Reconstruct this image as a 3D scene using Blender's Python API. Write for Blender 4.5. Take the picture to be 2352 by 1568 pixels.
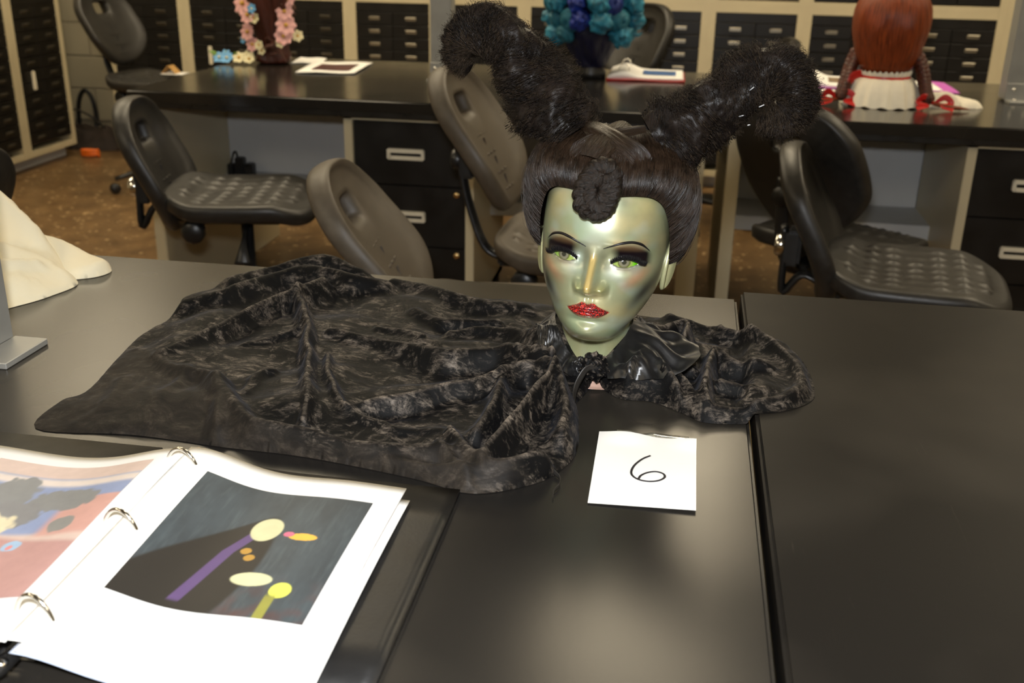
import bpy, bmesh, math, random
import numpy as np
from mathutils import Matrix, Vector, noise as mnoise
random.seed(7); rng = np.random.default_rng(7)
for o in list(bpy.data.objects): bpy.data.objects.remove(o, do_unlink=True)
scene = bpy.context.scene
COL = scene.collection
PI = math.pi
T = 0.76                                  # bench top height

# ------------------------------------------------------------------ camera
def setup_camera():
    pitch, yaw, roll, f, H = .370802, .159372, .0190043, 2391.5, .483492
    fw = np.array([-math.sin(yaw)*math.cos(pitch), math.cos(yaw)*math.cos(pitch), -math.sin(pitch)])
    r = np.array([math.cos(yaw), math.sin(yaw), 0]); u = np.cross(r, fw)
    r2 = math.cos(roll)*r + math.sin(roll)*u; u2 = -math.sin(roll)*r + math.cos(roll)*u
    cd = bpy.data.cameras.new('camera'); co = bpy.data.objects.new('camera', cd); COL.objects.link(co)
    m = Matrix.Identity(4)
    for i in range(3):
        m[i][0] = r2[i]; m[i][1] = u2[i]; m[i][2] = -fw[i]
    m[0][3], m[1][3], m[2][3] = 0, 0, T + H
    co.matrix_world = m
    cd.sensor_width = 36; cd.lens = 36*f/2352; cd.clip_start = .05; cd.clip_end = 60
    cd.dof.use_dof = True; cd.dof.focus_distance = 1.16; cd.dof.aperture_fstop = 7.5
    scene.camera = co
setup_camera()
# ------------------------------------------------------------------ world, lights, exposure
w = bpy.data.worlds.new('world'); scene.world = w; w.use_nodes = True
w.node_tree.nodes['Background'].inputs[0].default_value = (.5, .42, .3, 1)
w.node_tree.nodes['Background'].inputs[1].default_value = .05
vs = scene.view_settings
vs.view_transform = 'Standard'; vs.look = 'None'; vs.gamma = 1; vs.use_curve_mapping = False
vs.exposure = 0.0
AMB_COL = (1.0, .84, .58)                 # warm fluorescent tubes
AMB_STR = 10.0
FLASH_W = 22.0
fl = bpy.data.lights.new('camera_flash', 'AREA'); fl.shape = 'RECTANGLE'; fl.size = .10; fl.size_y = .07
fl.energy = FLASH_W; fl.color = (.93, .96, 1.0)
flo = bpy.data.objects.new('camera_flash', fl); COL.objects.link(flo)
flo.location = (-.03, -.01, T + .483 + .15)
flo.rotation_euler = (Vector((-.12, 1.5, T-.05)) - Vector(flo.location)).to_track_quat('-Z', 'Y').to_euler()

# ------------------------------------------------------------------ mesh helpers
def mk(name, V, F, mat=None, parent=None, smooth=True, col=None, uv=None):
    V = np.asarray(V, float).reshape(-1, 3)
    me = bpy.data.meshes.new(name)
    if isinstance(F, np.ndarray):
        k = F.shape[1]; n = len(F)
        me.vertices.add(len(V)); me.vertices.foreach_set('co', V.ravel())
        me.loops.add(n*k); me.loops.foreach_set('vertex_index', F.astype(np.int32).ravel())
        me.polygons.add(n); me.polygons.foreach_set('loop_start', np.arange(0, n*k, k, dtype=np.int32))
        try: me.polygons.foreach_set('loop_total', np.full(n, k, dtype=np.int32))
        except Exception: pass
        me.update(calc_edges=True)
    else:
        me.from_pydata([tuple(v) for v in V], [], [tuple(int(i) for i in f) for f in F]); me.update()
    me.validate()
    if smooth: me.polygons.foreach_set('use_smooth', [True]*len(me.polygons))
    if uv is not None:
        l = me.uv_layers.new(name='UVMap')
        li = np.zeros(len(me.loops), dtype=np.int32); me.loops.foreach_get('vertex_index', li)
        l.data.foreach_set('uv', np.asarray(uv)[li].ravel())
    if col is not None:
        a = me.color_attributes.new('col', 'FLOAT_COLOR', 'POINT')
        c = np.ones((len(V), 4)); c[:, :np.asarray(col).shape[1]] = col
        a.data.foreach_set('color', c.ravel())
    ob = bpy.data.objects.new(name, me); COL.objects.link(ob)
    if mat: me.materials.append(mat)
    if parent: ob.parent = parent
    return ob

def obj_from(name, me, parent=None, loc=(0, 0, 0), rot=(0, 0, 0)):
    ob = bpy.data.objects.new(name, me); COL.objects.link(ob); ob.location = loc; ob.rotation_euler = rot
    if parent: ob.parent = parent
    return ob

def gfaces(n, m, cu=False, cv=False):
    a = np.arange(n*m).reshape(n, m)
    if cu: a = np.vstack([a, a[:1]])
    if cv: a = np.hstack([a, a[:, :1]])
    return np.stack([a[:-1, :-1], a[1:, :-1], a[1:, 1:], a[:-1, 1:]], -1).reshape(-1, 4)

def grid(name, P, mat, parent=None, cu=False, cv=False, **k):
    n, m = P.shape[:2]
    return mk(name, P.reshape(-1, 3), gfaces(n, m, cu, cv), mat, parent, **k)

def boxes(bl, bev=.003, seg=2):
    """[(cx,cy,cz,sx,sy,sz)] -> verts, faces, bevelled"""
    bm = bmesh.new()
    for (cx, cy, cz, sx, sy, sz) in bl:
        r = bmesh.ops.create_cube(bm, size=1)
        for v in r['verts']: v.co = Vector((cx+v.co.x*sx, cy+v.co.y*sy, cz+v.co.z*sz))
    if bev: bmesh.ops.bevel(bm, geom=bm.edges[:], offset=bev, segments=seg, affect='EDGES', clamp_overlap=True)
    bmesh.ops.recalc_face_normals(bm, faces=bm.faces[:])
    V = [tuple(v.co) for v in bm.verts]; bm.verts.index_update()
    F = [[v.index for v in f.verts] for f in bm.faces]; bm.free()
    return V, F

def box(name, b, mat, parent=None, bev=.003, seg=2):
    V, F = boxes([b] if not isinstance(b[0], (tuple, list)) else b, bev, seg)
    return mk(name, V, F, mat, parent, smooth=False)

def resample(P, n):
    """Catmull-Rom through rows of P (any columns), n samples"""
    P = np.asarray(P, float); k = len(P)
    Q = np.vstack([2*P[0]-P[1], P, 2*P[-1]-P[-2]])
    t = np.linspace(0, k-1, n); i = np.minimum(t.astype(int), k-2); f = (t-i)[:, None]
    p0, p1, p2, p3 = Q[i], Q[i+1], Q[i+2], Q[i+3]
    return .5*((2*p1)+(-p0+p2)*f+(2*p0-5*p1+4*p2-p3)*f**2+(-p0+3*p1-3*p2+p3)*f**3)

def frames(P):
    P = np.asarray(P, float); tg = np.gradient(P, axis=0); tg /= np.linalg.norm(tg, axis=1)[:, None]+1e-12
    a = np.array([0, 0, 1.]) if abs(tg[0][2]) < .9 else np.array([1., 0, 0])
    n = np.cross(tg[0], a); n /= np.linalg.norm(n); N = [n]
    for i in range(1, len(P)):
        n = N[-1]-tg[i]*(N[-1]@tg[i]); n /= np.linalg.norm(n)+1e-12; N.append(n)
    N = np.array(N); return tg, N, np.cross(tg, N)

def tubeP(P, r, sides=10, flat=1.0, cap=True):
    P = np.asarray(P, float); r = np.broadcast_to(np.asarray(r, float), (len(P),)).copy()
    if cap:
        tg = P[1]-P[0]; tg /= np.linalg.norm(tg); te = P[-1]-P[-2]; te /= np.linalg.norm(te)
        P = np.vstack([P[0]-tg*r[0]*.02, P, P[-1]+te*r[-1]*.02]); r = np.concatenate([[1e-5], r, [1e-5]])
    _, N, B = frames(P); a = np.linspace(0, 2*PI, sides, endpoint=False)
    return P[:, None]+r[:, None, None]*(N[:, None]*np.cos(a)[None, :, None]+flat*B[:, None]*np.sin(a)[None, :, None])

def tube(name, P, r, mat, parent=None, sides=10, flat=1.0, n=None, **k):
    if n: P = resample(P, n); r = resample(np.broadcast_to(np.asarray(r, float), (len(r) if np.ndim(r) else 2,))[:, None], n)[:, 0]
    return grid(name, tubeP(P, r, sides, flat), mat, parent, cv=True, **k)

def lathe(name, prof, mat, parent=None, n=32, center=(0, 0, 0), axis='z'):
    p = np.asarray(prof, float); a = np.linspace(0, 2*PI, n, endpoint=False)
    P = np.stack([p[:, :1]*np.cos(a), p[:, :1]*np.sin(a), np.repeat(p[:, 1:2], n, 1)], -1)
    if axis == 'x': P = P[..., [2, 0, 1]]
    if axis == 'y': P = P[..., [1, 2, 0]]
    return grid(name, P+np.array(center), mat, parent, cv=True)

def join(parts):
    """[(V,F array)] -> one V, F"""
    Vs, Fs, o = [], [], 0
    for V, F in parts:
        V = np.asarray(V).reshape(-1, 3); Vs.append(V); Fs.append(np.asarray(F)+o); o += len(V)
    return np.vstack(Vs), np.vstack(Fs)

def strands(L, R):
    """L (N,K,3) polylines, R (N,K) or scalar radii -> three-sided tubes as one V,F"""
    N, K, _ = L.shape; R = np.broadcast_to(np.asarray(R, float), (N, K)) if np.ndim(R) != 1 else np.broadcast_to(R[None, :], (N, K))
    tg = np.gradient(L, axis=1); tg /= np.linalg.norm(tg, axis=2, keepdims=True)+1e-12
    ref = np.array([.31, .62, .72]); n = np.cross(tg, ref); n /= np.linalg.norm(n, axis=2, keepdims=True)+1e-9
    b = np.cross(tg, n); a = np.array([0, 2*PI/3, 4*PI/3])
    V = L[:, :, None]+R[:, :, None, None]*(n[:, :, None]*np.cos(a)[:, None]+b[:, :, None]*np.sin(a)[:, None])
    idx = np.arange(N*K*3).reshape(N, K, 3); nx = np.roll(idx, -1, 2)
    F = np.stack([idx[:, :-1], idx[:, 1:], nx[:, 1:], nx[:, :-1]], -1).reshape(-1, 4)
    return V.reshape(-1, 3), F

def tag(o, label=None, cat=None, group=None, kind=None):
    if label: o['label'] = label
    if cat: o['category'] = cat
    if group: o['group'] = group
    if kind: o['kind'] = kind
    return o

def thing(name, label, cat, loc=(0, 0, 0), rz=0, group=None):
    o = bpy.data.objects.new(name, None); COL.objects.link(o); o.empty_display_size = .05
    o.location = loc; o.rotation_euler = (0, 0, rz)
    return tag(o, label, cat, group)

def sstep(a, b, x):
    t = np.clip((x-a)/(b-a), 0, 1); return t*t*(3-2*t)

def fbm(x, y, s, seed=0., oct=3):
    out = np.empty(np.shape(x)); fx, fy = np.ravel(x)*s, np.ravel(y)*s
    out = np.array([mnoise.fractal(Vector((a, b, seed)), .6, 2.1, oct) for a, b in zip(fx, fy)])
    return out.reshape(np.shape(x))

# ------------------------------------------------------------------ materials
def lin(c): return tuple(((v/12.92) if v <= .04045 else ((v+.055)/1.055)**2.4) for v in c)
def s8(r, g, b): return lin((r/255, g/255, b/255))
def nm(name):
    m = bpy.data.materials.new(name); m.use_nodes = True; nt = m.node_tree
    return m, nt, nt.nodes['Principled BSDF']
def node(nt, t, **k):
    n = nt.nodes.new(t)
    for a, b in k.items():
        if a.startswith('i_'): n.inputs[a[2:].replace('_', ' ')].default_value = b
        else: setattr(n, a, b)
    return n
def mixc(nt, fac, a, b, blend='MIX'):
    n = nt.nodes.new('ShaderNodeMix'); n.data_type = 'RGBA'; n.blend_type = blend
    for s, v in ((n.inputs[0], fac), (n.inputs[6], a), (n.inputs[7], b)):
        if hasattr(v, 'is_linked') or isinstance(v, bpy.types.NodeSocket): nt.links.new(v, s)
        else: s.default_value = v if not isinstance(v, tuple) else (*v[:3], 1)
    return n.outputs[2]
def ramp(nt, src, stops):
    n = nt.nodes.new('ShaderNodeValToRGB'); e = n.color_ramp.elements
    while len(e) < len(stops): e.new(.5)
    for x, (p, c) in zip(e, stops): x.position = p; x.color = (*c, 1) if not np.isscalar(c) else (c, c, c, 1)
    nt.links.new(src, n.inputs[0]); return n.outputs[0]
def noise(nt, scale, detail=3, rough=.55, vec=None, dist=0):
    n = node(nt, 'ShaderNodeTexNoise'); n.inputs['Scale'].default_value = scale; n.inputs['Detail'].default_value = detail
    n.inputs['Roughness'].default_value = rough; n.inputs['Distortion'].default_value = dist
    if vec is None:
        tc = node(nt, 'ShaderNodeTexCoord'); vec = tc.outputs['Object']
    nt.links.new(vec, n.inputs['Vector']); return n.outputs['Fac']
def bump(nt, bs, h, strength=.3, dist=.002):
    b = node(nt, 'ShaderNodeBump'); b.inputs['Strength'].default_value = strength; b.inputs['Distance'].default_value = dist
    nt.links.new(h, b.inputs['Height']); nt.links.new(b.outputs[0], bs.inputs['Normal'])
def pm(name, col, rough=.5, metal=0., var=.15, scale=30, bmp=0, bscale=200, bdist=.001, spec=.5, coat=0, sheen=0, rvar=.1, **kw):
    m, nt, bs = nm(name); n = noise(nt, scale)
    a = tuple(max(0, c*(1-var)) for c in col); b = tuple(min(1, c*(1+var)) for c in col)
    nt.links.new(ramp(nt, n, [(.3, a), (.7, b)]), bs.inputs['Base Color'])
    nt.links.new(ramp(nt, n, [(.3, max(0, rough-rvar/2)), (.7, min(1, rough+rvar/2))]), bs.inputs['Roughness'])
    bs.inputs['Metallic'].default_value = metal; bs.inputs['Specular IOR Level'].default_value = spec
    bs.inputs['Coat Weight'].default_value = coat; bs.inputs['Sheen Weight'].default_value = sheen
    for k, v in kw.items(): bs.inputs[k.replace('_', ' ')].default_value = v
    if bmp: bump(nt, bs, noise(nt, bscale, 4), bmp, bdist)
    return m
def vcm(name, rough=.5, metal=0, bmp=0, bscale=200, bdist=.001, spec=.5, coat=0, sheen=0):
    """material coloured by the painted 'col' attribute with slight grain"""
    m, nt, bs = nm(name); at = node(nt, 'ShaderNodeAttribute', attribute_name='col')
    n = noise(nt, 90); g = ramp(nt, n, [(.3, .92), (.7, 1.0)])
    nt.links.new(mixc(nt, 1., at.outputs['Color'], g, 'MULTIPLY'), bs.inputs['Base Color'])
    bs.inputs['Roughness'].default_value = rough; bs.inputs['Metallic'].default_value = metal
    bs.inputs['Specular IOR Level'].default_value = spec; bs.inputs['Coat Weight'].default_value = coat; bs.inputs['Sheen Weight'].default_value = sheen
    if bmp: bump(nt, bs, noise(nt, bscale, 4), bmp, bdist)
    return m
def hairmat(name, dark, light, rough=.32, su=90, sv=2.5, bstr=.6):
    """combed hair: fine streaks along v of the surface's own UV"""
    m, nt, bs = nm(name); tc = node(nt, 'ShaderNodeTexCoord'); mp = node(nt, 'ShaderNodeMapping')
    mp.inputs['Scale'].default_value = (su, sv, 1); nt.links.new(tc.outputs['UV'], mp.inputs['Vector'])
    n = noise(nt, 3, 5, .65, mp.outputs[0], .3)
    nt.links.new(ramp(nt, n, [(.35, dark), (.72, light)]), bs.inputs['Base Color'])
    bs.inputs['Roughness'].default_value = rough; bs.inputs['Specular IOR Level'].default_value = .42
    bump(nt, bs, n, bstr, .004); return m
M = {}
def floor_mat():
    m, nt, bs = nm('speckled_floor')
    n = noise(nt, 9, 4); base = ramp(nt, n, [(.3, s8(88, 66, 40)), (.7, s8(124, 97, 63))])
    v = node(nt, 'ShaderNodeTexVoronoi'); v.inputs['Scale'].default_value = 30
    tc = node(nt, 'ShaderNodeTexCoord'); nt.links.new(tc.outputs['Object'], v.inputs['Vector'])
    chip = ramp(nt, v.outputs['Distance'], [(.22, 1.), (.32, 0.)])
    pick = ramp(nt, noise(nt, 14, 2), [(.5, 0.), (.56, 1.)])
    f = mixc(nt, 1., chip, pick, 'MULTIPLY')
    c = mixc(nt, f, base, s8(190, 160, 118))
    v2 = noise(nt, 60, 3); c2 = mixc(nt, ramp(nt, v2, [(.58, 0.), (.64, .6)]), c, s8(70, 44, 24))
    nt.links.new(c2, bs.inputs['Base Color']); bs.inputs['Roughness'].default_value = .38
    return m
def bench_mat(name, rough, spec, scuff=1.0, col=(.012, .011, .010)):
    """black laminate with wipe marks, dust and scratches"""
    m, nt, bs = nm(name)
    big = noise(nt, 3.2, 3, .5, None, .2); fine = noise(nt, 240, 2)
    d = ramp(nt, big, [(.42, 0.), (.75, .55*scuff)])
    tc = node(nt, 'ShaderNodeTexCoord'); mp = node(nt, 'ShaderNodeMapping'); mp.inputs['Scale'].default_value = (70, 5, 1)
    mp.inputs['Rotation'].default_value = (0, 0, .5); nt.links.new(tc.outputs['Object'], mp.inputs['Vector'])
    scr = ramp(nt, noise(nt, 1.6, 4, .7, mp.outputs[0], 1.2), [(.66, 0.), (.80, .4*scuff)])
    f = mixc(nt, 1., d, scr, 'ADD')
    nt.links.new(mixc(nt, f, col, (.05, .043, .033)), bs.inputs['Base Color'])
    nt.links.new(ramp(nt, big, [(.2, rough-.03), (.9, rough+.04)]), bs.inputs['Roughness'])
    bs.inputs['Specular IOR Level'].default_value = spec
    bump(nt, bs, fine, .05, .0005); return m
M['floor'] = floor_mat()
M['bench'] = bench_mat('black_bench_laminate', .26, .46)
M['bench2'] = bench_mat('dull_black_bench_laminate', .45, .09, 1.3, (.009, .008, .007))
M['bench_far'] = bench_mat('polished_black_bench_laminate', .16, .55, .5)
M['bench_edge'] = pm('black_bench_edge', (.012, .011, .010), .3, var=.2)
M['white'] = pm('cream_painted_steel', s8(196, 184, 152), .42, var=.05, scale=6, bmp=.05)
M['grey'] = pm('grey_painted_panel', s8(184, 184, 182), .5, var=.05, scale=5, bmp=.05)
M['black'] = pm('black_drawer_paint', (.010, .009, .008), .38, var=.25, scale=12, spec=.35)
M['wall'] = pm('painted_block_wall', s8(164, 156, 134), .7, var=.06, scale=4, bmp=.15, bscale=60)
M['ceil'] = pm('ceiling_tile', s8(140, 135, 122), .85, var=.05, scale=8, bmp=.2, bscale=150)
M['post'] = pm('galvanised_grey_post', s8(150, 150, 146), .38, .3, var=.08, scale=14)
M['chrome'] = pm('chrome', (.75, .73, .68), .14, 1., var=.05)
M['brass'] = pm('brass_lock', (.7, .5, .25), .25, 1., var=.08)
M['silver'] = pm('silver_label_holder', s8(178, 170, 152), .3, .75, var=.1)
M['dark_silver'] = pm('dark_silver_label_holder', s8(92, 86, 74), .4, .6, var=.1)  # darker tone of the silver label holders
M['handle'] = pm('white_plastic_pull', s8(226, 218, 196), .35, var=.04)
M['rubber'] = pm('black_moulded_foam', (.020, .0185, .0165), .42, var=.22, scale=60, bmp=.25, bscale=500, bdist=.0006, spec=.5)
M['rubber_charcoal'] = pm('charcoal_moulded_foam', s8(80, 72, 61), .5, var=.14, scale=45, bmp=.3, bscale=450, bdist=.0006)  # lighter tone of the black chair foam, used on two chairs
M['blackplastic'] = pm('black_plastic', (.012, .012, .012), .35, var=.2)
M['paper'] = pm('white_paper', (.86, .85, .82), .6, var=.02, scale=10)
def emis(name, col, st):
    m, nt, bs = nm(name); bs.inputs['Emission Color'].default_value = (*col, 1); bs.inputs['Emission Strength'].default_value = st
    bs.inputs['Base Color'].default_value = (.8, .8, .8, 1)
    n = noise(nt, 40); nt.links.new(ramp(nt, n, [(.3, .5), (.7, .6)]), bs.inputs['Roughness']); return m
M['lamp'] = emis('lit_diffuser', AMB_COL, AMB_STR)

# ------------------------------------------------------------------ room shell
def struct(name, b, mat, bev=0):
    o = box(name, b, mat, None, bev); o['kind'] = 'structure'; return o
X0, X1, Y0, Y1, ZC = -4.1, 4.6, -3.2, 6.2, 2.72
struct('floor', ((X0+X1)/2, (Y0+Y1)/2, -.05, X1-X0+.2, Y1-Y0+.2, .1), M['floor'])
struct('ceiling', ((X0+X1)/2, (Y0+Y1)/2, ZC+.05, X1-X0+.2, Y1-Y0+.2, .1), M['ceil'])
struct('wall_left', (X0-.05, (Y0+Y1)/2, ZC/2, .1, Y1-Y0, ZC), M['wall'])
struct('wall_right', (X1+.05, (Y0+Y1)/2, ZC/2, .1, Y1-Y0, ZC), M['wall'])
struct('wall_front', ((X0+X1)/2, Y0-.05, ZC/2, X1-X0, .1, ZC), M['wall'])
wb = struct('wall_back', ((X0+X1)/2, Y1+.06, ZC/2, X1-X0, .1, ZC), M['wall'])
# painted blocks of the back wall that show left of the cabinets
for r in range(5):
    for k in range(3):
        xx = X0+.2+(k-.5*(r % 2))*.4
        if xx < X0+.15: continue
        box('block', (xx, Y1+.004, .1+r*.2+.098, .394, .02, .194), M['wall'], wb, .004, 1)

def ceiling_light(x, y, label, sx=.6, sy=1.2):
    t = thing('ceiling_light', label, 'ceiling light', (x, y, ZC), 0, 'ceiling lights')
    box('frame', [(-sx/2, 0, -.02, .03, sy, .04), (sx/2, 0, -.02, .03, sy, .04), (0, -sy/2, -.02, sx, .03, .04), (0, sy/2, -.02, sx, .03, .04)], M['white'], t)
    box('diffuser', (0, 0, -.015, sx-.03, sy-.03, .012), M['lamp'], t, .002, 1)
for x, y, l in ((-.05, 3.45, 'lit ceiling panel above the far bench'), (.1, 4.9, 'lit ceiling panel nearest the back drawer cabinets'),
                (-1.7, 3.4, 'unseen lit ceiling panel over the left end of the far bench'), (-3.1, 3.4, 'unseen lit ceiling panel over the far left aisle'),
                (-1.7, 4.95, 'unseen lit ceiling panel over the far left chair'), (-3.1, 4.95, 'unseen lit ceiling panel over the back left corner'),
                (1.9, 3.4, 'unseen lit ceiling panel over the right end of the far bench'), (3.4, 3.4, 'unseen lit ceiling panel over the far right aisle'), (1.9, 4.95, 'unseen lit ceiling panel over the right back cabinets'),
                (-2.6, .2, 'unseen lit ceiling panel left of the near bench'), (2.7, .2, 'unseen lit ceiling panel right of the near bench'), (0, -1.6, 'unseen lit ceiling panel behind the near bench'),
                (-2.6, -1.6, 'unseen lit ceiling panel in the near left corner'), (2.7, -1.6, 'unseen lit ceiling panel in the near right corner')):
    ceiling_light(x, y, l)  # first two follow the bench glare; the others are added unseen for ambient

# ------------------------------------------------------------------ benches
def bench(x0, y0, dz, label, top_mat, detail=True):
    """double-depth bench, local origin at its left front foot"""
    W, D = 1.873, 1.07
    t = thing('work_bench', label, 'bench', (x0, y0, 0), 0, 'black topped work benches')
    z = T+dz
    box('bench_top', [(W/2, D/2, z-.02, W, D, .04)], top_mat, t, .004, 3)
    box('edge_band', [(W/2, .008, z-.045, W-.01, .012, .02)], M['bench_edge'], t, .002, 1)
    box('side_panel', (.05, D/2, (z-.04)/2, .04, D-.06, z-.04), M['white'], t)
    box('side_panel', (W-.045, D/2, (z-.04)/2, .06, D-.06, z-.04), M['white'], t)
    box('modesty_panel', (W/2, .60, (z-.04+.38)/2, W-.14, .015, z-.04-.38), M['grey'], t)
    box('lower_shelf', [(W/2, .47, .365, W-.14, .26, .03), (W/2, .345, .355, W-.14, .012, .05)], M['grey'], t)
    ux0, ux1 = .715, 1.14                        # drawer pedestal
    zt, zb = z-.04, .05
    c = (ux0+ux1)/2; wd = ux1-ux0
    box('pedestal_frame', [(ux0+.014, .32, (zt+zb)/2, .028, .56, zt-zb), (ux1-.014, .32, (zt+zb)/2, .028, .56, zt-zb), (c, .32, zt-.014, wd, .56, .028),
                           (c, .32, zb+.015, wd, .56, .03), (c, .59, (zt+zb)/2, wd, .02, zt-zb)], M['white'], t, .002)
    box('plinth', (c, .34, .025, wd-.02, .5, .05), M['black'], t)
    h = (zt-.03-zb-.03)/3
    for i in range(3):
        zc = zt-.03-h*(i+.5)
        d = box('drawer', (c, .30, zc, wd-.060, .5, h-.004), M['black'], t, .002)
        hc = zc+.0
        hd = box('pull', [(c-.01, .040, hc+.012, .12, .022, .012), (c-.01, .044, hc-.012, .12, .014, .012), (c-.066, .043, hc, .01, .018, .034), (c+.046, .043, hc, .01, .018, .034)], M['handle'], d, .003)
        if i: lathe('lock', [(.0001, -.006), (.009, -.006), (.011, -.002), (.011, .004), (.0001, .004)], M['brass'], d, 16, (c+.155, .046, zc+h/2-.022), 'y')
    return t
bench(-1.79, 3.175, 0, 'black topped bench in the far row carrying the flower wig and blue wig', M['bench_far'])
bench(.105, 3.175, 0, 'black topped bench in the far row carrying the red braided wig', M['bench_far'])
bench(-1.78, .395, 0, 'near black bench under the green mannequin head and ring binder', M['bench'])
bench(.098, .395, .012, 'near black bench to the right of the raised seam', M['bench2'])

# ------------------------------------------------------------------ drawer cabinets along the walls
_dm = {}
def drawer_meshes():
    if not _dm:
        V, F = boxes([(0, 0, 0, .198, .02, .0625)], .002, 1); m = bpy.data.meshes.new('drawer'); m.from_pydata(V, [], F); m.materials.append(M['black']); _dm['d'] = m
        V, F = boxes([(0, -.002, 0, .058, .004, .018), (0, -.009, .007, .058, .014, .004)], .0015, 1); m = bpy.data.meshes.new('label_pull'); m.from_pydata(V, [], F); m.materials.append(M['silver']); _dm['h'] = m; m2 = m.copy(); m2.materials.clear(); m2.materials.append(M['dark_silver']); _dm['hd'] = m2
        V, F = boxes([(0, -.008, 0, .02, .016, .10)], .004, 2); m = bpy.data.meshes.new('latch'); m.from_pydata(V, [], F); m.materials.append(M['handle']); _dm['l'] = m
        V, F = boxes([(0, 0, 0, .197, .018, .63)], .002, 1); m = bpy.data.meshes.new('door'); m.from_pydata(V, [], F); m.materials.append(M['black']); _dm['u'] = m
    return _dm
def cabinet(loc, rz, label, group, upper=None, latch_z=.60, pull='h'):
    """drawer tower, local x 0..W, front at local y=0"""
    W, D, zb, zt, pw = .473, .55, .07, .935, .036
    d_ = drawer_meshes(); t = thing('drawer_cabinet', label, 'cabinet', loc, rz, group)
    box('frame', [(pw/2, D/2, (zb+zt)/2, pw, D, zt-zb), (W-pw/2, D/2, (zb+zt)/2, pw, D, zt-zb), (W/2, D/2+.001, zt-.015, W-2*pw, D, .03), (W/2, D/2+.001, zb+.015, W-2*pw, D, .03), (W/2, D-.01, (zb+zt)/2, W-2*pw, .02, zt-zb-.06)], M['white'], t, .001)
    box('plinth', (W/2, D/2+.04, zb/2, W-.002, D-.08, zb), M['grey'], t, 0)
    box('header_panel', (W/2, .014, .881, W-2*pw-.002, .02, .046), M['black'], t, .001, 1)
    for c in range(2):
        for r in range(11):
            zc = .824-.066*r
            d = obj_from('drawer', d_['d'], t, (pw+.101+c*.2005, .014, zc))
            if c == 0 and abs(zc-latch_z) < .065: continue
            obj_from('label_pull', d_[pull], d, (0, -.010, 0))
    obj_from('latch', d_['l'], t, (.14, .004, latch_z))
    if upper:
        u = thing('wall_cabinet', upper, 'cabinet', (loc[0], loc[1], zt), rz, 'upper cabinets')
        box('frame', [(pw/2, D/2, .35, pw, D, .70), (W-pw/2, D/2, .35, pw, D, .70), (W/2, D/2+.001, .015, W-2*pw, D, .03), (W/2, D/2+.001, .685, W-2*pw, D, .03), (W/2, D-.01, .35, W-2*pw, .02, .64)], M['white'], u, .001)
        obj_from('door', d_['u'], u, (W/2-.1, .014, .35)); obj_from('door', d_['u'], u, (W/2+.1, .014, .35))
    return t
where = ['leftmost drawer cabinet of the back wall', 'back drawer cabinet right behind the far left chair', 'back drawer cabinet left of the flower wig', 'back drawer cabinet right of the flower wig',
         'back drawer cabinet left of the left steel post', 'back drawer cabinet right of the left steel post', 'back drawer cabinet behind the blue wig', 'back drawer cabinet behind the right hair horn',
         'back drawer cabinet left of the red wig', 'back drawer cabinet behind the red wig', 'back drawer cabinet behind the right steel post']
ORD = ['first', 'second', 'third', 'fourth', 'fifth', 'sixth', 'seventh', 'eighth', 'ninth', 'tenth', 'eleventh']
for i in range(11):
    cabinet((-3.234+.473*i, 5.6, 0), 0, where[i], 'drawer cabinets along the back wall', 'upper black doored cabinet, '+ORD[i]+' from the left', .60 if i < 2 else .46, 'hd' if i < 3 else 'h')
for i, l in enumerate(('drawer cabinet on the left wall nearest the corner', 'second drawer cabinet from the corner on the left wall', 'third drawer cabinet from the corner on the left wall')):
    cabinet((-3.5, 5.60-.473*(i+1), 0), PI/2, l, 'drawer cabinets along the left wall', latch_z=.47, pull='hd')

# ------------------------------------------------------------------ steel posts on the benches
def steel_post(x, y, z, s, label, side=False):
    t = thing('steel_post', label, 'post', (x, y, z), 0, 'grey steel posts')
    box('column', (0, 0, (ZC-z)/2+.002, s, s, ZC-z-.004), M['post'], t, .004)
    p = box('base_plate', [(0, -s/2-.03, .004, s, .06, .008), (0, -s/2-.003, .03, s, .006, .06)], M['post'], t, .001, 1)
    if side: box('base_plate', [(s/2+.022, 0, .004, .044, s, .008)], M['post'], t, .001, 1)
    for dx in (-.25, .25):
        lathe('bolt', [(.0001, .008), (.007, .008), (.007, .013), (.0001, .014)], M['chrome'], p, 6, (dx*s, -s/2-.035, 0))
        lathe('bolt', [(.0001, -.004), (.006, -.004), (.006, 0), (.0001, 0)], M['chrome'], p, 6, (dx*s, -s/2-.006, .04), 'y')
steel_post(-.875, 3.76, T, .075, 'grey steel post between the flower wig and the blue wig')
steel_post(1.085, 3.79, T, .085, 'grey steel post right of the red braided wig')
steel_post(-.848, 1.055, T, .085, 'grey steel post at the left end of the near bench', True)

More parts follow.
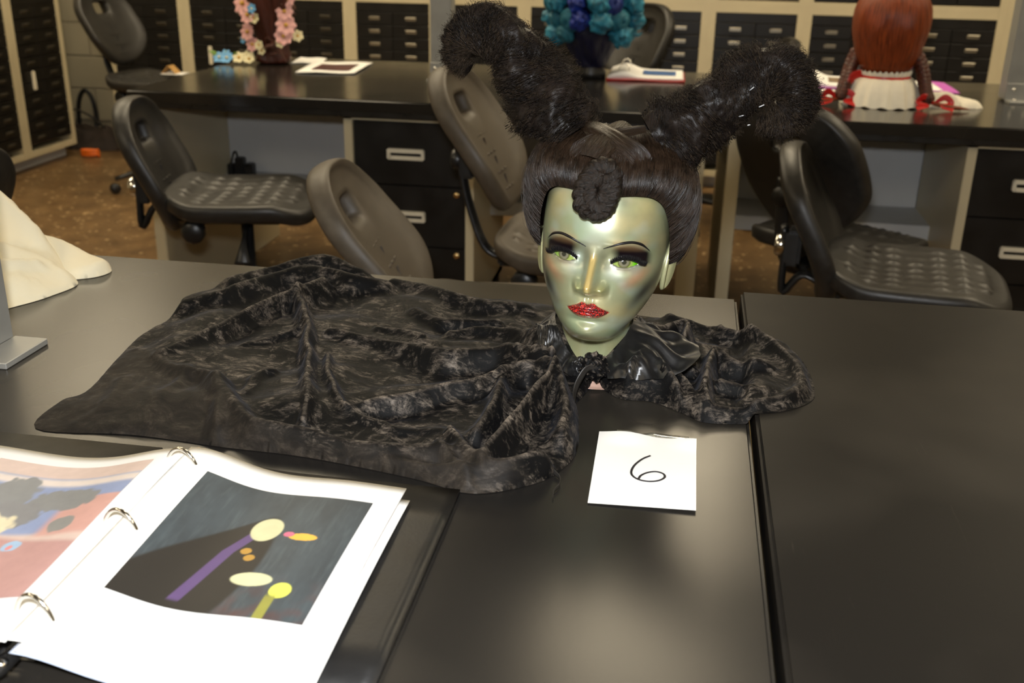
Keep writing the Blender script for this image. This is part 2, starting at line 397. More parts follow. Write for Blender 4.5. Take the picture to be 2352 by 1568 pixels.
# ------------------------------------------------------------------ moulded foam swivel chairs
def spow(v, p): return np.sign(v)*np.abs(v)**p
def backrest_P(nphi=72):
    """closed shell with a hand hole; local: x forward, y across, z up from the lower edge"""
    ph = np.linspace(0, 2*PI, nphi, endpoint=False)
    hc = np.array([0, .245])                                             # hole centre (y, z)
    hy, hz = .046*spow(np.cos(ph), .35), hc[1]+.024*spow(np.sin(ph), .35)
    # outer outline: wide rounded shield
    oy, oz = .195*spow(np.cos(ph), .72), .165+.170*spow(np.sin(ph), .78)
    oy = oy*(1-.22*np.clip((.12-oz)/.12, 0, 1)**1.5)*(1-.10*np.clip((oz-.25)/.09, 0, 1))
    ring = []
    th = .022
    def lay(f, x): ring.append(np.stack([np.full_like(ph, 0)+x, hy+(oy-hy)*f, hz+(oz-hz)*f], -1))
    lay(0, -th); lay(0, 0); lay(.02, th*.75); lay(.08, th)
    for f in (.2, .35, .5, .65, .78): lay(f, th*(1.0-.25*math.sin((f-.1)*PI)))
    for k in range(7):
        a = k/6*PI; lay(.90+.10*math.sin(a), th*math.cos(a)*1.15)
    for f in (.8, .5, .25, .06): lay(f, -th)
    P = np.array(ring)
    y, z = P[..., 1], P[..., 2]
    P[..., 2] *= 1.14
    P[..., 0] += .95*y**2+.035*np.cos((z-.02)/.33*PI*1.15)-.01 - .10*np.clip(z-.2, 0, 1)
    return P
def seat_P():
    nr, nphi = 52, 150; ph = np.linspace(0, 2*PI, nphi, endpoint=False); rows = []
    def pt(f, z): return np.stack([.215*f*spow(np.cos(ph), .55), .22*f*spow(np.sin(ph), .55), np.full_like(ph, z)], -1)
    for f in np.linspace(.001, .93, nr): rows.append(pt(f, .0))
    for k in range(1, 8):
        a = k/7*PI/2; rows.append(pt(.93+.07*math.sin(a), -.018*(1-math.cos(a))))
    rows += [pt(.99, -.04), pt(.9, -.052), pt(.001, -.052)]
    P = np.array(rows); x, y = P[..., 0], P[..., 1]
    top = (np.arange(len(rows)) < nr)[:, None]
    d = -.012*np.exp(-((x+.05)/.12)**2)*np.exp(-(y/.16)**2)-.028*sstep(.1, .215, x)+.022*sstep(-.1, -.21, x)
    P[..., 2] += d
    gx, gy = np.arange(-3, 4)*.052, np.arange(-3, 4)*.052
    b = np.zeros_like(x)
    for i in gx:
        for j in gy: b += np.exp(-(((x-i)/.013)**2+((y-j)/.013)**2))
    P[..., 2] += np.where(top, .006*b*(np.hypot(x, y) < .19), 0)
    return P
_cm = {}
def chair_mesh(key, P, mat, cu=False, cv=True):
    k = (key, mat.name)
    if k not in _cm:
        o = grid(key, P() if callable(P) else P, mat, None, cu, cv); _cm[k] = o.data; bpy.data.objects.remove(o)
    return _cm[k]
def chair(x, y, rz, label, seat_z=.51, back_z=.50, mat='rubber', recline=.12, tilt=0., z=0, knob=True):
    """local +x is the way a sitter faces"""
    t = thing('swivel_chair', label, 'chair', (x, y, z), rz, 'moulded foam swivel chairs')
    m = M[mat]
    obj_from('seat', chair_mesh('seat', seat_P, m), t, (0, 0, seat_z))
    b = obj_from('backrest', chair_mesh('backrest', backrest_P, m, True, True), t, (-.225, 0, back_z), (0, -recline, 0))
    # raised grip ribs on the front of the backrest
    bl = []
    for k, zz in enumerate((.195, .145, .095, .05)):
        for j in (-.03, 0, .03):
            bl.append((.035*math.cos((zz-.02)/.33*PI*1.15)+.0085-.10*max(0, zz-.2), j, zz, .006, .02, .005))
        bl.append((.035*math.cos((zz-.045)/.33*PI*1.15)+.0075-.10*max(0, zz-.225), 0, zz-.025, .005, .005, .03))
    V, F = boxes(bl, .001, 1); mk('grip_ribs', V, F, m, b, smooth=False)
    bp = M['blackplastic']
    box('seat_plate', [(0, 0, seat_z-.065, .24, .22, .03), (-.15, 0, seat_z-.075, .14, .07, .03)], bp, t, .006)
    xo = -.276-.12*math.sin(recline)
    tube('back_arm', [(-.19, 0, seat_z-.08), (-.26, 0, seat_z-.05), (-.305, 0, back_z+.0), (xo-.02, 0, back_z+.10), (xo-.02-.05*recline, 0, back_z+.17)], [.022]*5, bp, t, 10, .45, 20)
    box('mount_block', (xo, 0, back_z+.12, .04, .07, .09), bp, t, .008)
    lathe('height_knob', [(.0001, 0), (.024, 0), (.028, .006), (.028, .022), (.022, .03), (.0001, .031)], M['chrome'] if mat == 'rubber' and knob else bp, t, 10, (xo-.045, 0, back_z+.12), 'x')
    lathe('tilt_knob', [(.0001, -.01), (.026, -.01), (.034, -.002), (.034, .024), (.028, .032), (.0001, .033)], bp, t, 10, (-.12, -.16, seat_z-.09), 'y')
    tube('lever', [(.02, -.1, seat_z-.07), (.03, -.18, seat_z-.085), (.03, -.22, seat_z-.12), (.03, -.235, seat_z-.16)], [.006, .006, .012, .026], bp, t, 10, .35, 14)
    lathe('column', [(.0001, .11), (.032, .11), (.03, .22), (.026, .23), (.026, .30), (.018, .30), (.018, seat_z-.06), (.0001, seat_z-.06)], bp, t, 18)
    for k in range(5):
        a = k*2*PI/5+.3; c, s = math.cos(a), math.sin(a)
        l = tube('foot', [(.02*c, .02*s, .12), (.14*c, .14*s, .105), (.27*c, .27*s, .075)], [.028, .022, .016], bp, t, 8, .7, 8)
        ca = lathe('caster', [(.0001, -.02), (.022, -.02), (.026, -.012), (.026, .012), (.022, .02), (.0001, .02)], bp, l, 14, (0, 0, 0), 'y')
        ca.location = (.275*c, .275*s, .0285); ca.rotation_euler = (0, 0, a)
    return t
R_ = math.radians
chair(-1.26, 2.84, R_(12), 'black foam chair by the floor, seat beside the left kneehole', .54, .425, 'rubber', .08)
chair(-.33, 2.06, R_(7), 'charcoal foam chair whose backrest rises just beyond the velvet cape', .50, .46, 'rubber_charcoal', .32)
chair(-.24, 2.62, R_(-4), 'charcoal foam chair left of the hair horns with raised backrest', .52, .58, 'rubber_charcoal', .26)
chair(.575, 2.53, R_(-10), 'black foam chair on the right with its seat in front of the drawers', .52, .42, 'rubber', .12)
chair(.47, 3.07, R_(52), 'black foam chair turned away, just behind the right hand chair', .46, .49, 'rubber', .16, knob=False)
chair(-2.60, 4.95, R_(-10), 'black foam chair behind the left end of the far bench', .56, .61, 'rubber', .18)
chair(-.42, 4.78, R_(-140), 'black foam chair behind the far bench beside the blue wig', .55, .60, 'rubber', .1)
chair(.06, 4.85, R_(-175), 'black foam chair behind the far bench, mostly hidden by the right horn', .52, .50, 'rubber', .3)
chair(-1.79, 1.95, R_(180), 'black foam chair cut off by the left edge of the picture', .50, .44, 'rubber', .1)

# ------------------------------------------------------------------ mannequin head (local millimetres: x to the viewer's right, y towards the viewer, z up)
HO = np.array([-.0795, 1.15558, .15854+T])
HR_ = np.array([.99594, -.07330, -.05221]); HF_ = np.array([-.06959, -.99513, .06976]); HU_ = np.array([.05707, .06584, .99620])
HBASE = np.array([-.088, 1.155, T])
def hw(P):
    P = np.asarray(P, float)/1000; return HO+P[..., :1]*HR_+P[..., 1:2]*HF_+P[..., 2:3]*HU_-HBASE
G2 = lambda x, z, x0, z0, sx, sz: np.exp(-((x-x0)/sx)**2-((z-z0)/sz)**2)
def lid(x, up):
    """upper / lower lid line height at |x| (mm)"""
    u = np.clip((x-19.5)/(47-19.5), 0, 1); base = -4.5+1.2*u
    return base+(6.0 if up else -4.2)*np.sin(PI*u)**(.75 if up else .85)*(1-.15*(u if not up else 1-u))
def lipline(x):
    u = np.clip(np.abs(x)/22.5, 0, 1)
    top = -49.2-8.6*u**1.7+1.6*np.exp(-((np.abs(x)-6.5)/3.5)**2)-.9*np.exp(-(x/2.6)**2)
    bot = -65+7*u**2.4; mid = -56.4-1.4*u**2+.7*np.exp(-(x/5)**2)
    return top, mid, bot
def face_feats(x, z):
    ax = np.abs(x); d = np.zeros_like(x)
    d += -9*G2(ax, z, 29, 1, 17, 11)-5*G2(ax, z, 14, 0, 7, 9)
    d += 2.8*G2(ax, z, 34, 17, 22, 6)
    d += 7.0*G2(ax, z, 33, -.5, 13, 8)
    zz = [14, 6, 0, -8, -16, -22, -27, -32, -36, -39, -43]; nn = [0, 2.5, 5, 10.5, 16.5, 20.5, 23.5, 22.5, 15, 6, 0]
    wz = [5.5, 5.5, 5.2, 5.4, 6.0, 6.8, 7.6, 8.0, 8.2, 8.5, 9]
    h = np.interp(-z, [-v for v in zz], nn); wd = np.interp(-z, [-v for v in zz], wz)
    d += h*np.exp(-(ax/wd)**2.6)+.30*h*np.exp(-(ax/15)**2)
    d += 11.0*G2(ax, z, 13.6, -32, 4.9, 5.4)-2.2*G2(ax, z, 19.5, -34, 3, 7)
    d += 5.5*G2(ax, z, 44, -20, 17, 12)-5*G2(ax, z, 45, -54, 12, 17)
    d += 8*G2(x, z, 0, -56, 21, 16)
    t, m, b = lipline(x)
    env = np.clip(1-(ax/23)**3, 0, 1)
    up = np.clip((z-m)/(t-m+1e-6), 0, 1); lo = np.clip((m-z)/(m-b+1e-6), 0, 1)
    d += env*np.where((z > m) & (z < t+1), 3.4*np.sin(PI*np.clip(up, 0, 1)**.8)+.6, 0)
    d += env*np.where((z <= m) & (z > b-1), 4.4*np.sin(PI*np.clip(lo, 0, 1)**.75)+.4, 0)
    d += -2.4*np.exp(-((z-m)/.9)**2)*np.clip(1-(ax/25)**4, 0, 1)
    d += -1.3*G2(x, z, 0, -44.5, 2.2, 4.5)+.6*G2(ax, z, 4.6, -45, 1.8, 4.5)
    d += -3.4*G2(x, z, 0, -70, 17, 4)+7.5*G2(x, z, 0, -82, 16, 9)
    return d
def eye_open(x, z):
    ax = np.abs(x); u = lid(ax, True); l = lid(ax, False)
    return np.minimum(np.minimum(u-z, z-l), np.minimum(ax-19.5, 47-ax)*.6)       # >0 inside (mm)
ROWS = np.array([  # zf, yf, zb, yb, w, yc
 (118, 2, 118, -3, 1.5, 0), (113, 38, 114, -48, 40, -5), (97, 62, 100, -82, 58, -8), (75, 77.5, 80, -95, 66, -8), (50, 86, 50, -102, 70.5, -8),
 (25, 90.3, 20, -103, 72, -8), (0, 85.5, -5, -98, 71.5, -8), (-25, 84.5, -25, -88, 69, -6), (-45, 85, -38, -78, 64.5, -4), (-60, 85.5, -48, -70, 58.5, -2),
 (-75, 85, -56, -64, 51, 0), (-87, 82, -62, -60, 43, 2), (-95, 75, -66, -58, 38, 4), (-99, 62, -71, -57, 37, 2), (-103, 46, -77, -56, 38.5, -2),
 (-111, 38, -86, -56, 42, -8), (-130, 37.5, -110, -58, 43, -10), (-148, 42, -140, -60, 46, -8), (-157, 50, -156, -66, 52, -8), (-159.5, 53, -159.5, -69, 55, -8), (-160, 20, -160, -40, 20, -8), (-160, 1, -160, -10, 1, -8)], float)
def head_points(nr=330, nc=380):
    # denser rows over the face
    k = len(ROWS); R = resample(ROWS, nr)
    t = np.linspace(-1, 1, nc, endpoint=False); a = PI*t*(.42+.58*t*t)
    ca, sa = np.cos(a), np.sin(a)
    zf, yf, zb, yb, w, yc = [R[:, i:i+1] for i in range(6)]
    face = sstep(-70, -40, -np.abs(zf-0))*0
    n = 2.0+.25*sstep(-110, -60, zf)*sstep(110, 60, zf)
    x = w*spow(sa, 1)*np.ones_like(zf); cy = spow(ca, 1)
    # squarer front of the face
    x = w*np.sign(sa)*np.abs(sa)**(2/n); cyy = np.sign(ca)*np.abs(ca)**(2/n)
    y = yc+np.where(ca > 0, (yf-yc)*cyy, (yc-yb)*cyy)
    z = zf+(zb-zf)*((1-ca)/2)**1.4
    wf = sstep(.0, .35, np.broadcast_to(ca, x.shape))*sstep(-104, -92, z)
    y = y+face_feats(x, z)*wf
    e = eye_open(x, z)*wf
    y = y-4.2*sstep(-.2, 1.3, e)*(wf > .5)
    # softly rolled lid rims
    y = y+.8*np.exp(-((e+.9)/.9)**2)*(wf > .5)*(np.abs(x) > 17)*(np.abs(x) < 50)*(np.abs(z) < 14)
    return x, y, z, wf, e
hx, hy_, hz_, hwf, he = head_points()
def surf_y(x, z):
    """front surface depth of the face at (x, z)"""
    m = hwf > .3; X, Y, Z = hx[m], hy_[m], hz_[m]
    x = np.atleast_1d(x); z = np.atleast_1d(z); out = []
    for a, b in zip(x, z):
        d = (X-a)**2+(Z-b)**2; i = np.argsort(d)[:6]; w_ = 1/(d[i]+.05); out.append((Y[i]*w_).sum()/w_.sum())
    return np.array(out)
def paint_face():
    x, y, z = hx, hy_, hz_; ax = np.abs(x); sh = (*x.shape, 3)
    C_ = np.broadcast_to(np.array(s8(154, 156, 120)), sh).copy()
    def lay(mask, col, k=1.): C_[...] = C_*(1-k*mask[..., None])+np.array(col)*k*mask[..., None]
    f = hwf
    nz = fbm(x, z, .028, 3.3, 2); nz2 = fbm(x, z, .035, 9.1, 2)
    lay(np.clip(nz*1.6, 0, 1), s8(196, 180, 128), .55); lay(np.clip(-nz*1.6, 0, 1), s8(146, 172, 138), .55); lay(np.clip(nz2*1.5-.1, 0, 1), s8(170, 186, 178), .5)
    lay(G2(ax, z, 46, 60, 16, 14)*f, s8(206, 184, 122), .55)                    # golden temples
    lay(G2(ax, z, 26, 62, 8, 6)*f, s8(96, 100, 82), .5)
    lay(G2(ax, z, 22, -12, 9, 9)*f, s8(188, 200, 190), .6)                      # cool under-eye make-up, its sheen put into the colour too
    lay(G2(x, z, 0, 30, 14, 26)*f, s8(190, 200, 182), .55)  # pale forehead centre: part make-up, part highlight put into the colour
    lay(np.exp(-(ax/4.2)**4)*sstep(8, 0, z)*sstep(-36, -28, z)*f, s8(214, 182, 104), .75)   # gilded nose ridge
    lay(G2(ax, z, 12.5, -32, 5, 6)*f+G2(x, z, 0, -33, 6, 4)*f*.6, s8(158, 158, 96), .7)
    lay(G2(ax, z, 9.5, -4, 4, 12)*f, s8(120, 112, 84), .55)                     # sides of the bridge
    # blusher: slanted patch
    u = (ax-46)*.75+(z+20)*.66; v = -(ax-46)*.66+(z+20)*.75
    lay(np.exp(-(u/17)**2-(v/7)**2)*f, s8(196, 134, 96), .62)
    # contour under the cheekbone
    u = (ax-54)*.55+(z+38)*.83; v = -(ax-54)*.83+(z+38)*.55
    lay(np.exp(-(u/26)**2-(v/6.8)**2), s8(40, 36, 32), .9)
    lay(G2(x, z, 0, -70, 16, 5)*f, s8(150, 158, 126), .5); lay(G2(x, z, 0, -92, 26, 5), s8(196, 160, 110), .4)
    # eye shadow
    u = np.clip((ax-14)/(60-14), 0, 1); top = 4+14*np.sin(PI*np.clip(u*.85+.1, 0, 1)); low = lid(ax, True)+np.where(ax > 47, 4-.4*(ax-47), 0)*1.
    m = sstep(16, 27, ax)*sstep(61, 53, ax)*sstep(low-3, low-.2, z)*sstep(top+3, top-3.5, z)*f
    lay(m, s8(22, 13, 18), 1.)
    lay(sstep(16, 24, ax)*sstep(58, 50, ax)*sstep(26, 20, z)*sstep(8, 15, z)*f, s8(176, 138, 96), .4)
    lay(G2(ax, z, 33, -10, 17, 3.5)*f, s8(140, 116, 100), .45)
    lay(np.exp(-((he+.3)/.8)**2)*(ax > 17)*(ax < 50)*(np.abs(z) < 14)*f, s8(60, 44, 40), .6)
    lay(sstep(-.2, .8, he)*f, s8(26, 20, 18), .9)
    lay(G2(ax, z, 6.5, -38.5, 3.2, 2)*f, s8(90, 70, 46), .6)
    # lips
    t, mm, b = lipline(x); lm = sstep(24.5, 21.5, ax)*sstep(t+.9, t-.5, z)*sstep(b-.9, b+.5, z)*f
    lay(lm, s8(168, 18, 14), 1.); lay(np.exp(-((z-mm)/.8)**2)*sstep(24, 20, ax)*f, s8(70, 6, 8), .8)
    # bare plastic at the foot of the neck
    lay(sstep(-143, -150, z), s8(214, 176, 158), 1.)
    lay(sstep(-98, -104, z)*sstep(-150, -140, z), s8(160, 160, 118), .6)
    return C_, lm
hC, hLip = paint_face()
def head_mat():
    m, nt, bs = nm('pearl_green_face_paint'); at = node(nt, 'ShaderNodeAttribute', attribute_name='col')
    n = noise(nt, 60, 4); g = ramp(nt, n, [(.3, .9), (.7, 1.0)])
    base = mixc(nt, 1., at.outputs['Color'], g, 'MULTIPLY')
    # glitter lips: alpha channel of the paint marks them
    v = node(nt, 'ShaderNodeTexVoronoi'); v.inputs['Scale'].default_value = 900
    tc = node(nt, 'ShaderNodeTexCoord'); nt.links.new(tc.outputs['Object'], v.inputs['Vector'])
    sp = ramp(nt, v.outputs['Color'], [(.45, (.05, .0, .0)), (.62, (.42, .008, .006)), (.8, (.85, .03, .02))])
    nt.links.new(mixc(nt, at.outputs['Alpha'], base, sp), bs.inputs['Base Color'])
    bs.inputs['Metallic'].default_value = .28; bs.inputs['Roughness'].default_value = .36
    bs.inputs['Coat Weight'].default_value = 1.0; bs.inputs['Coat Roughness'].default_value = .27
    b = node(nt, 'ShaderNodeBump'); b.inputs['Distance'].default_value = .0008
    nt.links.new(at.outputs['Alpha'], b.inputs['Strength']); nt.links.new(v.outputs['Distance'], b.inputs['Height']); nt.links.new(b.outputs[0], bs.inputs['Normal'])
    return m
M['face'] = head_mat()
head = thing('mannequin_head', 'green pearl painted female mannequin head with red glitter lips', 'mannequin head', HBASE)
_P = hw(np.stack([hx, hy_, hz_], -1)); _P[..., 2] = np.maximum(_P[..., 2], .0006)
_c = np.concatenate([hC, hLip[..., None]], -1).reshape(-1, 4)
hm = grid('head', _P, M['face'], head, cv=True, col=_c)
# eyes
def eye(sgn):
    nU, nV = 44, 26; axs = np.linspace(18.5, 48, nU); P = np.zeros((nU, nV, 3))
    su = surf_y(axs*sgn, lid(np.clip(axs, 19.5, 47), True)+2.0); sl = surf_y(axs*sgn, lid(np.clip(axs, 19.5, 47), False)-2.0)
    zu = lid(np.clip(axs, 19.5, 47), True)+1.6; zl = lid(np.clip(axs, 19.5, 47), False)-1.6
    v = np.linspace(0, 1, nV)[None]
    P[..., 0] = (axs*sgn)[:, None]; P[..., 2] = zl[:, None]*(1-v)+zu[:, None]*v
    P[..., 1] = sl[:, None]*(1-v)+su[:, None]*v-1.5+.9*np.sin(PI*v)*np.sin(PI*np.clip((axs-19.5)/27.5, 0, 1))[:, None]
    X = P[..., 0]-33*sgn; Z = P[..., 2]+2.0; r = np.hypot(X+1.0, Z)
    C_ = np.broadcast_to(np.array(s8(146, 164, 84)), P.shape).copy()
    def lay(m, c): C_[...] = C_*(1-m[..., None])+np.array(c)*m[..., None]
    lay(sstep(6, 10, X*sgn)*(1. if sgn > 0 else .25), s8(104, 186, 26)); lay(sstep(7.0, 6.4, r), s8(92, 96, 50)); lay(sstep(5.8, 4.6, r), s8(116, 112, 92)); lay(sstep(2.9, 2.3, r), s8(50, 50, 40))
    return grid('eye', hw(P), M['eye'], head, col=C_.reshape(-1, 3))
M['eye'] = vcm('glossy_eye', .12, coat=.6)
eye(-1); eye(1)
M['lash'] = pm('black_lash', (.006, .005, .006), .4, var=.2)
def lashes(sgn):
    n = 170; L = []
    for i in range(n):
        u = i/(n-1); ax = 19+33*u; x = ax*sgn
        z = float(lid(np.array(min(ax, 47.)), True))-.3-(max(0, ax-47)*.35); y = float(surf_y(x, z+1.6)[0])+.2
        ln = (8+3.2*u)*(1+.15*math.sin(i*2.4)); out = sgn*(-.15+.55*u)
        p = []
        for k in range(6):
            s = k/5; p.append((x+out*ln*s+.5*sgn*math.sin(i*1.7)*s, y+ln*.62*math.sin(s*1.5), z-.2*s*ln+ln*.85*s*s-(1.2 if u > .85 else 0)*s))
        L.append(p)
    V, F = strands(hw(np.array(L)), np.array([.5, .55, .5, .4, .28, .06])/1000)
    o = mk('eyelashes', V, F, M['lash'], head); o['kind'] = 'stuff'
    # lash band glued on the lid edge
    us = np.linspace(18.5, 50, 30); pts = []
    for a in us:
        z = float(lid(np.array(min(a, 47.)), True))-max(0, a-47)*.35; pts.append((a*sgn, float(surf_y(a*sgn, z+1.5)[0])+.1, z))
    tube('lash_band', hw(np.array(pts)), np.interp(us, [18.5, 25, 45, 50], [.3, .8, .9, .3])/1000, M['lash'], head, 6)
lashes(-1); lashes(1)
def brow(sgn):
    px = resample(np.array([(9.5, 12.2), (17, 15.6), (27, 19.6), (38, 21.4), (48, 18.6), (56, 10.5)]), 40)
    y = surf_y(px[:, 0]*sgn, px[:, 1]); P = np.stack([px[:, 0]*sgn, y+.12, px[:, 1]], -1)
    u = np.linspace(0, 1, 40); r = np.interp(u, [0, .15, .45, .8, 1], [.2, .65, 1.5, 1.5, .3])
    tube('eyebrow', hw(P), r/1000, M['lash'], head, 8)
    L = []
    for i in range(70):
        u = i/69; j = min(39, int(u*39)); p = P[j]; d = np.array([.8*sgn, -.12, .75-1.1*u]); ln = 2.6-1.2*abs(u-.4)
        L.append([p+np.array([0, .2, -.7])+d*ln*s*.9 for s in np.linspace(0, 1, 4)])
    V, F = strands(hw(np.array(L)), np.array([.14, .14, .1, .03])/1000); o = mk('brow_hairs', V, F, M['lash'], head); o['kind'] = 'stuff'
brow(-1); brow(1)
def ear(sgn):
    nu, nv = 44, 20; u = np.linspace(0, 2*PI, nu, endpoint=False)[:, None]
    rows = []
    # ear outline in its own plane (a forward, b up)
    oa = 13*np.cos(u)*(1+.15*np.sin(u)); ob = 27*np.sin(u)
    oa = oa*(1-.28*np.clip(-np.sin(u), 0, 1))-3*np.sin(u)
    prof = [(0, -1.), (.35, -1.5), (.55, 0), (.70, 3.6), (.84, 2.2), (.93, 4.2), (1.0, 3.0), (1.02, .8), (.95, -1), (.7, -2.2), (.3, -3), (0, -3)]
    P = np.array([[(sgn*(70.0+h+8*f*max(0, -math.cos(a))), -8+float(oa[i, 0])*f, -19+float(ob[i, 0])*f+4*float(oa[i, 0])*f*-.04) for i, a in enumerate(u[:, 0])] for f, h in prof])
    P[..., 0] += sgn*(-.10*(P[..., 2]+19)*-1*.6)
    grid('ear', hw(P), M['face'], head, cv=True, col=np.concatenate([np.broadcast_to(np.array(s8(172, 172, 130)), (P.shape[0]*P.shape[1], 3)), np.zeros((P.shape[0]*P.shape[1], 1))], 1))
ear(-1); ear(1)

# ------------------------------------------------------------------ the horned wig
M['hair'] = hairmat('combed_black_brown_hair', (.001, .0008, .0007), (.017, .0095, .0055), .26, 150, 1.2, .5)
M['strand'] = pm('loose_brown_strand', (.022, .0125, .007), .35, var=.6, scale=80, spec=.5)
M['curl'] = pm('frizzy_black_hair', (.009, .006, .0045), .5, var=.7, scale=35, spec=.22)
M['fuzz'] = pm('brown_black_frizz', (.034, .023, .014), .5, var=.7, scale=50, spec=.22)
M['coil'] = hairmat('matte_braided_hair', (.001, .0008, .0006), (.024, .014, .008), .42, 40, 6, .7)
M['hair_top'] = hairmat('painted_highlight_crown_hair', (.002, .0014, .001), (.050, .030, .017), .26)  # crown highlight put into a lighter brown of the same hair
wig = thing('wig', 'black horned wig with two curled hair horns and braided coil', 'wig', HBASE)
HLN = np.array([(-66, -50, -38), (-72, -20, -22), (-74, 8, -4), (-72.5, 30, 28), (-65, 49, 56), (-54, 63, 67.5), (-39, 75, 70), (-24, 82.5, 69), (-11, 87, 66), (0, 88.5, 64)], float)
HB1 = np.array([(-92, -66, -20), (-104, -20, -8), (-108, 10, 25), (-106, 32, 60), (-92, 54, 84), (-72, 72, 92), (-49, 86, 94), (-28, 93, 94), (-12, 97, 92), (0, 98, 90)], float)
HB2 = np.array([(-98, -74, 50), (-112, -40, 70), (-114, -14, 92), (-104, 4, 112), (-84, 22, 122), (-62, 36, 126), (-42, 46, 128), (-25, 52, 129), (-11, 55, 130), (0, 56, 130)], float)
HE = np.array([(-52, -70, 108), (-54, -48, 118), (-50, -30, 124), (-44, -16, 127), (-38, -6, 129), (-30, 0, 131), (-22, 4, 132), (-14, 6, 133), (-7, 7, 134), (0, 8, 134)], float)
def mir(A): return np.vstack([A, (A[:-1]*np.array([-1, 1, 1]))[::-1]])
def cap_points(nt_=620, ns=60):
    A, B, C_, D = [resample(mir(a), nt_)[:, None] for a in (HLN, HB1, HB2, HE)]
    s = np.linspace(0, 1, ns)[None, :, None]
    return A*(1-s)**3+3*B*s*(1-s)**2+3*C_*s*s*(1-s)+D*s**3
capP = cap_points()
tt = np.repeat(np.linspace(0, 1, capP.shape[0])[:, None], capP.shape[1], 1); ss = np.repeat(np.linspace(0, 1, capP.shape[1])[None], capP.shape[0], 0)
_n = np.cross(np.gradient(capP, axis=0), np.gradient(capP, axis=1)); _n /= np.linalg.norm(_n, axis=2, keepdims=True)+1e-9
if (_n*(capP-np.array([0, 0, 40]))).sum() < 0: _n = -_n
relief = (fbm(tt*26, ss*1.2, 1., 2.2, 3)*1.8+fbm(tt*80, ss*2., 1., 5.5, 2)*1.1+fbm(tt*190, ss*1.5, 1., 7.5, 2)*.8)*np.minimum(1, ss*8)
capP2 = capP+_n*relief[..., None]
grid('hair_cap', hw(capP2), M['hair'], wig, uv=np.stack([tt, ss], -1).reshape(-1, 2))
# back of the wig
_th = np.linspace(.02, PI*.86, 40)[:, None]; _ph = np.linspace(PI*.98, 2*PI*1.01, 80)[None]
bk = np.stack([82*np.sin(_th)*np.cos(_ph), -14+100*np.sin(_th)*np.sin(_ph)+10, 36+97*np.cos(_th)*np.ones_like(_ph)], -1)
grid('back_hair', hw(bk), M['hair'], wig, uv=np.stack([np.repeat(np.linspace(0, 1, 80)[None], 40, 0), np.repeat(np.linspace(0, 1, 40)[:, None], 80, 1)], -1).reshape(-1, 2))
# single combed strands standing proud of the cap
def cap_strands(n=3600, K=14):
    t0 = rng.uniform(0, 1, n); s0 = rng.uniform(0, .5, n); s1 = np.minimum(1, s0+rng.uniform(.25, .6, n)); off = rng.gamma(2., .28, n); ph = rng.uniform(0, 6, n)
    s0[:700] = 0
    k = np.linspace(0, 1, K); S = s0[:, None]+(s1-s0)[:, None]*k; Tt = np.clip(t0[:, None]+.004*np.sin(S*9+ph[:, None]), 0, 1)
    i = np.clip((Tt*(capP.shape[0]-1)), 0, capP.shape[0]-2); j = np.clip(S*(capP.shape[1]-1), 0, capP.shape[1]-2)
    i0, j0 = i.astype(int), j.astype(int); fi, fj = (i-i0)[..., None], (j-j0)[..., None]
    def bl(A): return A[i0, j0]*(1-fi)*(1-fj)+A[i0+1, j0]*fi*(1-fj)+A[i0, j0+1]*(1-fi)*fj+A[i0+1, j0+1]*fi*fj
    return bl(capP2)+bl(_n)*(.15+off[:, None, None]*np.sin(k*PI)[None, :, None]+(rng.uniform(0, 1, n) < .03)[:, None, None]*3*np.sin(k*PI)[None, :, None])
V, F = strands(hw(cap_strands()), .00016); o = mk('combed_strands', V, F, M['strand'], wig); o['kind'] = 'stuff'
# crossing bands of straight hair over the crown
def band(name, path, w0, lift=0):
    P = resample(np.array(path, float), 40); tg, _, _ = frames(P); out = P-np.array([0, -10, 50]); out /= np.linalg.norm(out, axis=1)[:, None]
    side = np.cross(tg, out); side /= np.linalg.norm(side, axis=1)[:, None]
    u = np.linspace(-1, 1, 24); W_ = np.interp(np.linspace(0, 1, 40), [0, .3, .7, 1], w0)
    Q = P[:, None]+side[:, None]*(u[None, :, None]*W_[:, None, None])+out[:, None]*((3.5*(1-u**2)+lift)[None, :, None]+fbm(np.repeat(u[None]*8, 40, 0), np.repeat(np.linspace(0, 2, 40)[:, None], 24, 1), 1., lift, 2)[..., None]*.8)
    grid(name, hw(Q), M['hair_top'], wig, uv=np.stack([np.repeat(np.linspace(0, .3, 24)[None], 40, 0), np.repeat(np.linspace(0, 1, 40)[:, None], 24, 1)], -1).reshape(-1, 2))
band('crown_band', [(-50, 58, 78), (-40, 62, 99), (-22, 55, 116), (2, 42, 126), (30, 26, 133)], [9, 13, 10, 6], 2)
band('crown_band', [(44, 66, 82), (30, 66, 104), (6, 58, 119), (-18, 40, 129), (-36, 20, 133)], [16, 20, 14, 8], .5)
band('crown_band', [(-14, 78, 104), (-8, 62, 118), (0, 40, 129), (6, 10, 136)], [14, 18, 16, 10], 0)
